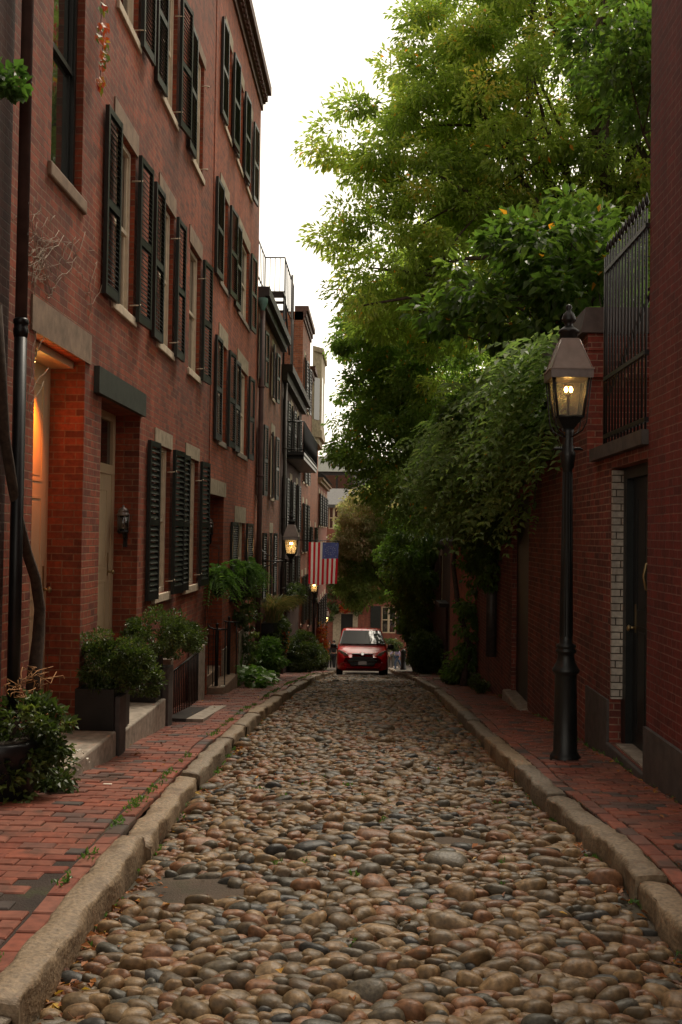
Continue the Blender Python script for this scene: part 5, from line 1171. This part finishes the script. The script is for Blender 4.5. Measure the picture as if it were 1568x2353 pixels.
def post_lamp(x, y, z, label, light=2.0, group=None):
    p = empty('gas_lamp', (x, y, z), label, 'street lamp', group); q = MB()
    q.lathe(x, y, [(.125, z-.03), (.125, z+.02), (.11, z+.04), (.097, z+.06), (.093, z+.35), (.088, z+.68), (.095, z+.695), (.112, z+.71), (.112, z+.725), (.098, z+.745), (.075, z+.79), (.066, z+.84), (.07, z+.86), (.084, z+.87), (.084, z+.885), (.072, z+.892), (.072, z+.905), (.082, z+.91), (.08, z+.925), (.054, z+.94),
                    (.053, z+1.0), (.038, z+2.36), (.05, z+2.38), (.058, z+2.44), (.063, z+2.47), (.063, z+2.5), (.05, z+2.52), (.043, z+2.6), (.047, z+2.66), (.05, z+2.70)], 24)
    for k in range(10):
        th = k*math.pi/5; c, s_ = math.cos(th), math.sin(th); q.tube([(x+.051*c, y+.051*s_, z+1.0), (x+.037*c, y+.037*s_, z+2.34)], .005, 4)
    q.build('post', M['lamp_iron'], p)
    q = MB(); q.tube([(x-.125, y, z+2.525), (x-.1, y, z+2.535), (x+.1, y, z+2.535), (x+.125, y, z+2.525)], [.006, .014, .014, .006], 8); q.build('ladder_bar', M['lamp_iron'], p)
    for (a, b_) in ((-1, -1), (1, -1), (1, 1), (-1, 1)):
        q = MB(); q.tube([(x+a*.03, y+b_*.03, z+2.63), (x+a*.10, y+b_*.10, z+2.68), (x+a*.125, y+b_*.125, z+2.74), (x+a*.155, y+b_*.155, z+3.1)], .006, 6); q.build('lantern_strut', M['lamp_iron'], p)
    lantern(p, x, y, z+2.79, light); return p
G = 'gas lamps lit along the street'
lp = onY(1299, 1737, 8.6); near_lamp = post_lamp(float(lp.x), 8.6, float(swz(lp.x, 8.6))+.0, 'tall black gas lamp post standing close on the right brick pavement', .08, G); near_lamp.scale = (1.045, 1.045, 1.045)
post_lamp(-2.02, 35.0, float(swz(-2.0, 35)), 'gas lamp whose lantern shows just below the flag', 2.5, G)
post_lamp(-2.62, 58.4, gz(58.4)+.0, 'small far gas lamp at the left street corner near the walkers', 4.0, G)
# wall-bracket lantern
bl = empty('wall_lantern', (WL, 21.7, -.35), 'glowing brass gas lantern on an iron bracket from the left wall, left of the flag', 'wall lamp', G)
lx = float(onY(670, 1230, 21.7).x); ly = 21.7; lz = float(onY(670, 1273, 21.7).z)
q = MB(); q.tube([(WL, ly, lz-.16), (lx, ly, lz-.16)], .014, 6); q.tube([(WL, ly, lz+.15), (WL+.2, ly, lz-.02), (lx-.1, ly, lz-.13)], .01, 6); q.tube([(WL, ly, lz-.5), (WL+.15, ly, lz-.3), (lx-.25, ly, lz-.17)], .01, 6); q.tube([(lx, ly, lz-.2), (lx, ly, lz-.05)], .03, 8)
q.box(WL-.01, WL+.02, ly-.04, ly+.04, lz-.55, lz+.2)
q.build('bracket', M['lamp_iron'], bl)
lantern(bl, lx, ly, lz, 4.0)
# unlit small wall lanterns
def carriage(x, y, z, label, out=(1, 0)):
    p = empty('wall_lantern', (x, y, z), label, 'wall lamp', 'unlit wall lanterns beside the doors')
    MB().lathe(x, y, [(.045, z-.02), (.062, z), (.062, z+.012)], 14).build('base', M['iron'], p)
    MB().lathe(x, y, [(.052, z+.0125), (.058, z+.17)], 14).build('glass', M['glass'], p)
    q = MB(); q.lathe(x, y, [(.068, z+.171), (.068, z+.185), (.055, z+.2), (.055, z+.212), (.06, z+.215), (.035, z+.25), (.01, z+.262), (.012, z+.275), (.002, z+.285)], 14)
    for k in range(6): th = k*math.pi/3; q.tube([(x+.056*math.cos(th), y+.056*math.sin(th), z+.012), (x+.062*math.cos(th), y+.062*math.sin(th), z+.171)], .004, 4)
    q.build('cap', M['lamp_cap'], p)
    q = MB(); q.tube([(x, y, z-.02), (x+.01, y+.06, z-.09), (x, y+.12, z-.06)], .008, 6); q.box(x-.02, x+.02, y+.09, y+.12, z-.16, z+.1); q.build('bracket', M['iron'], p)
carriage(WL-.13, 10.43, .0, 'unlit black wall lantern inside the second doorway beside the cream door')
carriage(WL-.2, 16.43, -.02, 'unlit lantern with a grey cap in the dark doorway of the bright house')

# ------------------------------------------------------------ flag
fl = empty('flag', (WL, 30.2, onY(744, 1244, 30).z), 'red and white striped flag with blue star field hanging over the street', 'flag')
FY = 30.0; a0 = onY(710, 1245, FY); a1 = onY(779, 1246, FY); FH = a0.z-onY(710, 1341, FY).z; FW = a1.x-a0.x
MB().tube([(WL, FY, a0.z+.06), (a1.x+.03, FY, a1.z+.03)], .014, 8).build('pole', M['iron'], fl)
def fpt(i, j, NX, NY):
    u, v = i/NX, j/NY; return (a0.x+FW*u*(1-.045*v), FY+.06*math.sin(u*9+v*1.5)*(0.3+v)+.02*math.sin(u*19+v*2), a0.z-.01-v*FH*(1+.015*math.sin(u*5)))
NX, NY = 52, 36
def clothmat(nm, colr):
    mt, n, b = new_mat(nm); b.inputs['Base Color'].default_value = col4(colr); b.inputs['Roughness'].default_value = .9
    tr_ = n.nodes.new('ShaderNodeBsdfTranslucent'); tr_.inputs[0].default_value = col4(colr); mm = n.nodes.new('ShaderNodeMixShader'); mm.inputs[0].default_value = .4
    n.links.new(b.outputs[0], mm.inputs[1]); n.links.new(tr_.outputs[0], mm.inputs[2]); n.links.new(mm.outputs[0], n.nodes['Material Output'].inputs['Surface']); return mt
fm = [clothmat('flag_red', (0.62, 0.015, 0.03)), clothmat('flag_white', (0.85, 0.75, 0.68)), clothmat('flag_blue', (0.11, 0.13, 0.33))]
q = MB(); q.sm = True
for i in range(NX+1):
    for j in range(NY+1): q.v.append(fpt(i, j, NX, NY))
for i in range(NX):
    s_ = int((i+.5)/NX*13)
    for j in range(NY):
        a = i*(NY+1)+j; q.f.append([a, a+NY+1, a+NY+2, a+1]); q.m.append(2 if s_ >= 6 and j < 14 else s_ % 2); q.smooth.append(True)
q.build('cloth', fm, fl)
q = MB()
def star(mb, cx, cz, r):
    V = []
    for sgn in (-1, 1):
        for k in range(10):
            th = math.pi/2+k*math.pi/5; rr = r if k % 2 == 0 else r*.42; V.append((cx+rr*math.cos(th), FY+sgn*.0, cz+rr*math.sin(th)))
    V = V[:10]; V = [(x, FY-.1, z) for x, _, z in V]; mb.add(V+[(cx, FY-.101, cz)], [(k, (k+1) % 10, 10) for k in range(10)])
ccx = a0.x+FW*.73; ccz = a0.z-FH*.2
for ring, cnt in ((.125, 13), (.07, 8)):
    for k in range(cnt): th = 2*math.pi*k/cnt; star(q, ccx+ring*1.15*math.cos(th), ccz+ring*math.sin(th), .017)
for sx in (-.17, .17):
    for sz in (-.17, .17): star(q, ccx+sx, ccz+sz, .017)
q.build('stars', plain('star_white', (0.75, 0.73, 0.75), .9, bmp=0), fl)

# ------------------------------------------------------------ red van
M['red'] = None
m, n, b = new_mat('car_red_paint'); b.inputs['Base Color'].default_value = (0.75, 0.008, 0.012, 1); b.inputs['Roughness'].default_value = .3; b.inputs['Coat Weight'].default_value = 1.0; b.inputs['Coat Roughness'].default_value = .04
t = noise(n, 40, 3); M['red'] = m
M['tyre'] = plain('tyre_rubber', (0.012, 0.012, 0.012), .8, var=.2); M['blackplastic'] = plain('black_plastic', (0.014, 0.014, 0.015), .45, var=.2)
M['chrome'] = plain('chrome', (0.6, 0.6, 0.6), .15, 1.0, var=.05, bmp=0)
M['wsglass'] = glass_mat('windscreen_glass', (0.012, 0.014, 0.013), .03); M['wsglass'].node_tree.nodes['Principled BSDF'].inputs['IOR'].default_value = 1.22; M['wsglass'].node_tree.nodes['Principled BSDF'].inputs['Specular IOR Level'].default_value = .35; M['headglass'] = plain('headlight_lens', (0.22, 0.17, 0.13), .45, var=.3)
vx = float(onY(833, 1557, 33.0).x); vy = 32.9
van = empty('van', (vx, vy, float(roadz(vx, 33.4))+.02), 'bright red compact van facing the camera at the far end of the cobbles', 'van')
slope = math.atan2(float(roadz(vx, 36.3)-roadz(vx, 33.7)), 2.6); van.rotation_euler = (slope, 0, R(1.5)); van.scale = (.935, .935, .95)
def vbuild(mb, name, mat, parent=None, bev=0):
    o = mb.build(name, mat if isinstance(mat, list) else M[mat], None, origin=(0, 0, 0)); o.parent = parent or van
    if bev: m_ = o.modifiers.new('b', 'BEVEL'); m_.width = bev; m_.segments = 2
    return o
St = [(0.0, .30, .66, .66, .64), (.05, .24, .78, .80, .72), (.16, .21, .86, .87, .78), (.35, .2, .94, .905, .80), (.62, .2, 1.02, .915, .80), (.92, .2, 1.10, .918, .79), (1.2, .2, 1.30, .918, .80), (1.5, .2, 1.50, .918, .76), (1.72, .2, 1.65, .918, .735), (1.95, .2, 1.75, .918, .72), (2.4, .2, 1.80, .918, .71), (4.2, .22, 1.80, .905, .67), (4.38, .3, 1.7, .87, .64), (4.42, .4, 1.4, .84, .7)]
q = MB(); q.sm = True; NPR = 0
for si, (y, zb, zt, w_, wt) in enumerate(St):
    belt = min(1.08, zt-.06)
    half = [(0, zb), (w_*.8, zb), (w_*.97, zb+.07), (w_, zb+.2), (w_, (zb+belt)/2), (w_*.99, belt-.06), (w_*.965, belt)]
    if zt > 1.2: half += [(w_*.965+(wt-w_*.965)*.5, belt+(zt-belt)*.5), (wt+.03, zt-.10), (wt-.02, zt-.035), (wt*.8, zt-.01), (0, zt)]
    else: half += [(w_*.95, belt+.02), (w_*.9, zt-.03), (wt*.96, zt-.018), (wt*.6, zt-.004), (0, zt)]
    ring = half+[(-a, b_) for a, b_ in half[-2:0:-1]]; NPR = len(ring); q.v += [(a, y, b_) for a, b_ in ring]
for s_ in range(len(St)-1):
    for j in range(NPR): q.f.append([s_*NPR+j, s_*NPR+(j+1) % NPR, (s_+1)*NPR+(j+1) % NPR, (s_+1)*NPR+j]); q.m.append(0); q.smooth.append(True)
q.f.append(list(range(NPR))); q.m.append(0); q.smooth.append(True); q.f.append([(len(St)-1)*NPR+j for j in range(NPR)]); q.m.append(0); q.smooth.append(False)
body = vbuild(q, 'body', 'red')
def patch(pts_fn, nu, nv):
    mb = MB(); mb.sm = True
    for i in range(nu+1):
        for j in range(nv+1): mb.v.append(pts_fn(i/nu, j/nv))
    for i in range(nu):
        for j in range(nv): a = i*(nv+1)+j; mb.f.append([a, a+nv+1, a+nv+2, a+1]); mb.m.append(0); mb.smooth.append(True)
    return mb
def wsf(k, off):
    def f(u, v):
        x = (u-.5)*2; hw = (.80*(1-v)+.67*v)*k; y = .90+.72*v-.0+.045*x*x; z = 1.115+.50*v
        return (x*hw, y-off-.02, z+off*.7+.02)
    return f
vbuild(patch(wsf(1.04, .02), 10, 6), 'windscreen_seal', 'blackplastic'); vbuild(patch(wsf(.985, .034), 12, 8), 'windscreen', 'wsglass')
q = MB()
for s_ in (-1, 1): q.tube([(s_*.1, .86, 1.13), (s_*.5+.1, .93, 1.20)], .008, 5)
vbuild(q, 'wipers', 'blackplastic')
vbuild(MB().box(-.37, .37, -.022, .06, .765, .795), 'upper_grille', 'blackplastic', None, .012)
vbuild(MB().box(-.37, .37, -.026, .02, .797, .805), 'grille_bar', 'chrome')
q = MB(); q.tube([(0, -.035, .785), (0, -.045, .785)], [.058, .05], 16); e_ = vbuild(q, 'badge', 'chrome'); 
def trap(z0, z1, w0, w1, y0, y1):
    mb = MB(); mb.add([(-w0, y0, z0), (w0, y0, z0), (w1, y0, z1), (-w1, y0, z1), (-w0*.97, y1, z0+.01), (w0*.97, y1, z0+.01), (w1*.97, y1, z1-.01), (-w1*.97, y1, z1-.01)], [(0, 3, 2, 1), (4, 5, 6, 7), (0, 1, 5, 4), (1, 2, 6, 5), (2, 3, 7, 6), (3, 0, 4, 7)]); return mb
vbuild(trap(.56, .70, .50, .34, .06, -.026), 'grille', 'blackplastic', None, .015); vbuild(trap(.36, .53, .40, .53, .08, -.026), 'lower_grille', 'blackplastic', None, .015)
q = MB(); q.box(-.54, .54, -.045, .05, .525, .572); vbuild(q, 'grille_surround', 'pipe_grey', None, .012)
vbuild(MB().box(-.145, .145, -.05, -.028, .41, .53), 'number_plate', 'lamp_cap')
vbuild(MB().box(-.60, .60, -.02, .1, .235, .255), 'bumper_lip', 'blackplastic', None, .01)
for s_ in (-1, 1):
    hl = MB(); P_ = [(.50, -.0, .73), (.72, .08, .72), (.84, .22, .80), (.865, .36, .93), (.78, .20, .90), (.60, .07, .82)]
    V = [(s_*x*1.01, y-.028, z) for x, y, z in P_]+[(s_*x*.95, y+.08, z) for x, y, z in P_]; hl.add(V, [tuple(range(6)), tuple(range(6, 12))]+[(i, (i+1) % 6, 6+(i+1) % 6, 6+i) for i in range(6)]); vbuild(hl, 'headlight', 'headglass')
    mm = MB(); mm.lathe(0, 0, [(.03, -.09), (.085, -.06), (.095, 0), (.085, .06), (.04, .085)], 12); o = mm.build('mirror', M['blackplastic'], None, origin=(0, 0, 0)); o.parent = van; o.location = (s_*1.04, .98, 1.07); o.scale = (1.25, .8, .95)
    vbuild(MB().tube([(s_*.86, 1.0, 1.0), (s_*.98, .98, 1.02)], .025, 6), 'mirror_arm', 'blackplastic')
    for y in (.82, 3.5):
        wl = MB(); wl.tube([(s_*.70, y, .31), (s_*.72, y, .31), (s_*.90, y, .31), (s_*.92, y, .31)], [.28, .315, .315, .28], 24); wo_ = vbuild(wl, 'wheel', 'tyre'); rm = MB(); rm.tube([(s_*.915, y, .31), (s_*.93, y, .31)], [.2, .17], 16); vbuild(rm, 'rim', 'lamp_cap', wo_)
    sg_ = MB(); sg_.add([(s_*.925, 1.55, 1.09), (s_*.925, 2.6, 1.09), (s_*.76, 2.6, 1.6), (s_*.745, 1.95, 1.6)], [(0, 1, 2, 3)]); vbuild(sg_, 'side_window', 'wsglass')
vbuild(MB().tube([(.0, 1.95, 1.76), (0, 1.98, 1.95)], .006, 5), 'aerial', 'blackplastic')

# ------------------------------------------------------------ people
SKIN = plain('skin', (0.42, 0.24, 0.17), .5, var=.1, bmp=0)
def person(x, y, z, H, face, label, top, legs, hair, shoes, stride=.25, arm=(.2, -.2), bend=0.0, bag=None, hairlong=False, group='people walking at the far end of the street'):
    k = H/1.72; p = empty('person', (x, y, z), label, 'person', group); p.rotation_euler = (0, 0, face)
    def A(a, L): return Vector((0, -math.sin(a)*L, -math.cos(a)*L))
    pel = Vector((0, 0, .93)); sp = Vector((0, -.02-bend*.2, 1.16)); ch = Vector((0, -.03-bend*.4, 1.36)); nk = Vector((0, -.03-bend*.5, 1.49)); hd = nk+Vector((0, -.015, .12)); tp = hd+Vector((0, 0, .10))
    J = {'pel': (pel, .115), 'sp': (sp, .11), 'ch': (ch, .125), 'nk': (nk, .05), 'hd': (hd, .085), 'tp': (tp, .06)}; E = [('pel', 'sp'), ('sp', 'ch'), ('ch', 'nk'), ('nk', 'hd'), ('hd', 'tp')]
    J['ns'] = (hd+Vector((0, -.085, -.01)), .018); E.append(('hd', 'ns'))
    for s_, n_ in ((-1, 'l'), (1, 'r')):
        sw = stride*s_; a_ = arm[0 if s_ < 0 else 1]
        hp_ = pel+Vector((s_*.09, 0, -.04)); kn = hp_+A(sw, .42); an = kn+A(sw*.3-abs(sw)*.5, .42); to = an+Vector((0, -.16, -.04))
        dz = 0; J['h'+n_] = (hp_, .088); J['k'+n_] = (kn, .058); J['a'+n_] = (an, .04); J['t'+n_] = (to, .032)
        E += [('pel', 'h'+n_), ('h'+n_, 'k'+n_), ('k'+n_, 'a'+n_), ('a'+n_, 't'+n_)]
        sh = ch+Vector((s_*.175, 0, .03)); el = sh+Vector((s_*.04, 0, 0))+A(a_, .29); wr = el+A(a_+.5, .25); ha = wr+A(a_+.6, .07)
        J['s'+n_] = (sh, .055); J['e'+n_] = (el, .042); J['w'+n_] = (wr, .027); J['p'+n_] = (ha, .03)
        E += [('ch', 's'+n_), ('s'+n_, 'e'+n_), ('e'+n_, 'w'+n_), ('w'+n_, 'p'+n_)]
        for f in range(5):
            fd = Vector((0, (f-2)*.018 if f < 4 else -.05, 0)); ln = (.075, .085, .08, .065, .05)[f]
            b_ = ha+fd*.9+Vector((0, 0, -.012 if f < 4 else .015)); m1 = b_+A(a_+.7, ln*.55)+fd*.2; m2 = m1+A(a_+1.1, ln*.5)
            J[f'f{f}{n_}'] = (m1, .0095); J[f'g{f}{n_}'] = (m2, .008); E += [('p'+n_, f'f{f}{n_}'), (f'f{f}{n_}', f'g{f}{n_}')]
    low = min(J['tl'][0].z, J['tr'][0].z, J['al'][0].z, J['ar'][0].z)-.03
    def skinm(name, keys, mat, grow, cutedge=None, root='pel'):
        ks = [q_ for q_ in J if q_ in keys]; idx = {q_: i for i, q_ in enumerate(ks)}
        me = bpy.data.meshes.new(name); me.from_pydata([tuple((J[q_][0]-Vector((0, 0, low)))*k) for q_ in ks], [(idx[a], idx[b_]) for a, b_ in E if a in idx and b_ in idx], [])
        o = bpy.data.objects.new(name, me); COL.objects.link(o); o.parent = p; md = o.modifiers.new('skin', 'SKIN'); md.use_smooth_shade = True
        lay = me.skin_vertices[0] if len(me.skin_vertices) else None
        if lay is None:
            me.skin_vertices  # ensured by the modifier below
        return o, me, ks, grow, mat, root
    for name, keys, mat, grow, root in (('body', list(J), SKIN, 1.0, 'pel'),
            (top[0], ['sp', 'ch', 'pel', 'sl', 'sr', 'el', 'er', 'wl', 'wr'], top[1], 1.16, 'ch'),
            (legs[0], ['pel', 'hl', 'hr', 'kl', 'kr', 'al', 'ar'], legs[1], 1.18, 'pel')):
        bm = bmesh.new(); lay = bm.verts.layers.skin.verify(); ks = [q_ for q_ in J if q_ in keys]; vs = {}
        for q_ in ks:
            v = bm.verts.new((J[q_][0]-Vector((0, 0, low)))*k); r = J[q_][1]*k*grow
            v[lay].radius = (r*(1.0 if q_ not in ('ch', 'pel', 'sp') else 1.15), r*(1 if q_ not in ('ch', 'pel', 'sp') else .85)); v[lay].use_root = q_ == root; vs[q_] = v
        for a, b_ in E:
            if a in vs and b_ in vs: bm.edges.new((vs[a], vs[b_]))
        me = bpy.data.meshes.new(name); bm.to_mesh(me); bm.free(); me.materials.append(mat); o = bpy.data.objects.new(name, me); COL.objects.link(o); o.parent = p
        md = o.modifiers.new('skin', 'SKIN'); md.use_smooth_shade = True; sb = o.modifiers.new('sub', 'SUBSURF'); sb.levels = sb.render_levels = 1
    def ell(name, c, r, mat, zcut=None):
        mb = MB(); mb.sm = True; tv, tf = ico(3); c = (c-Vector((0, 0, low)))*k; V = tv*np.array(r)*k+np.array(c); mb.add(V.tolist(), tf.tolist()); o = mb.build(name, mat, None, origin=(0, 0, 0)); o.parent = p; return o
    if hairlong: ell('hair', hd+Vector((0, .035, .0)), (.095, .085, .17), hair)
    else: ell('hair', hd+Vector((0, .025, .055)), (.096, .095, .095), hair)
    for n_ in 'lr':
        ell('shoe', J['a'+n_][0].lerp(J['t'+n_][0], .55)+Vector((0, 0, -.02)), (.052, .14, .05), shoes)
    if bag: ell('handbag', Vector((bag[0], -.05, .95)), (.09, .16, .17), bag[1])
    return p
c_ = lambda nm, col: plain(nm, col, .8, var=.15, sc=20, bmp=.1)
blk = c_('black_cloth', (.015, .015, .017)); jean = c_('denim', (.06, .09, .15)); bro = c_('brown_hair', (.05, .025, .015)); dark = c_('dark_hair', (.015, .01, .008)); blond = c_('blonde_hair', (.34, .2, .09)); tan = c_('tan_leather', (.38, .24, .14)); white = c_('white_shoe', (.6, .58, .55))
def at(u, Y): return float(onY(u, 1500, Y).x)
person(at(909, 62.5), 62.5, gz(62.5)+.004, 1.8, R(10), 'man in a salmon red shirt standing right of the van', ('shirt', c_('salmon_shirt', (.45, .14, .12))), ('trousers', c_('grey_trousers', (.12, .12, .11))), c_('grey_hair', (.2, .15, .12)), white, .1)
person(at(913.5, 60), 60, gz(60)+.004, 1.66, R(-65), 'woman in a lavender top, jeans and tan boots striding beside the van', ('top', c_('lavender_top', (.42, .36, .55))), ('jeans', jean), bro, tan, .5, (.5, -.5), .15)
person(at(899, 61.3), 61.3, gz(61.3)+.004, 1.62, R(20), 'person in a beige jacket and white shoes close behind the lavender top', ('jacket', c_('beige_jacket', (.4, .34, .26))), ('trousers', c_('olive_trousers', (.09, .085, .07))), blond, white, .15)
person(at(749, 59.4), 59.4, gz(59.4)+.004, 1.66, R(30), 'long haired woman in a cream jacket standing by the far lamp post', ('jacket', c_('cream_jacket', (.42, .33, .25))), ('trousers', blk), blond, blk, .12, hairlong=True, bag=(-.25, blk))
person(at(757.5, 58.9), 58.9, gz(58.9)+.004, 1.62, R(0), 'dark clothed woman with a black bag right of the far lamp post', ('coat', c_('brown_coat', (.10, .06, .05))), ('trousers', blk), dark, blk, .1, hairlong=True, bag=(-.22, blk))
person(at(768, 58.6), 58.6, gz(58.6)+.004, 1.7, R(-15), 'person in black clothes with pale shoes directly left of the van', ('coat', blk), ('trousers', c_('black_trousers', (.012, .012, .015))), dark, white, .28)
# pumpkin, bollard, posts, far signs
pk = empty('pumpkin', (-2.3, 40.5, 0), 'orange pumpkin on a pale step down the left pavement', 'pumpkin')
py_ = 41.0; pp_ = onY(733, 1522, py_); pk.location = (pp_.x, py_, pp_.z-.17)
q = MB(); nn = 28; prof = [(.02, 0), (.11, .015), (.175, .08), (.19, .15), (.17, .22), (.10, .27), (.02, .275)]
o_ = len(q.v)
for r, z in prof:
    for j in range(nn): th = 2*math.pi*j/nn; rr = r*(1+.06*math.cos(th*8)); q.v.append((pp_.x+rr*math.cos(th), py_+rr*math.sin(th), pp_.z-.17+z))
for i in range(len(prof)-1):
    for j in range(nn): q.f.append([i*nn+j, i*nn+(j+1) % nn, (i+1)*nn+(j+1) % nn, (i+1)*nn+j]); q.m.append(0); q.smooth.append(True)
q.build('shell', plain('pumpkin_skin', (.55, .13, .02), .5), pk); MB().tube([(pp_.x, py_, pp_.z+.10), (pp_.x+.02, py_, pp_.z+.16)], [.02, .012], 6).build('stalk', M['bark'], pk)
tag(MB().box(WL+.02, -1.95, 40.3, 42.6, gz(41.5)-.2, pp_.z-.171).build('door_step', M['palestone']), 'pale stone step carrying the pumpkin', 'step')
bo = onY(927, 1538, 52); q = MB(); q.lathe(bo.x, 52, [(.17, bo.z-.3), (.17, bo.z+.05), (.14, bo.z+.1), (.13, bo.z+.85), (.17, bo.z+.9), (.12, bo.z+.98), (.05, bo.z+1.05)], 12)
tag(q.build('bollard', M['iron']), 'stout black bollard on the right pavement before the walkers', 'bollard')
tag(MB().box(-2.42, -2.38, 51.2, 51.75, -1.95, -1.2).build('sign_plate', M['trim']), 'small pale plate on the pink brick of the last left house', 'sign')
block('granite_post', (1.98, 2.09, 19.98, 20.3, -4.2, -2.35), 'granite', 'rough stone buttress foot at the outbuilding corner on the right', 'post', .03)
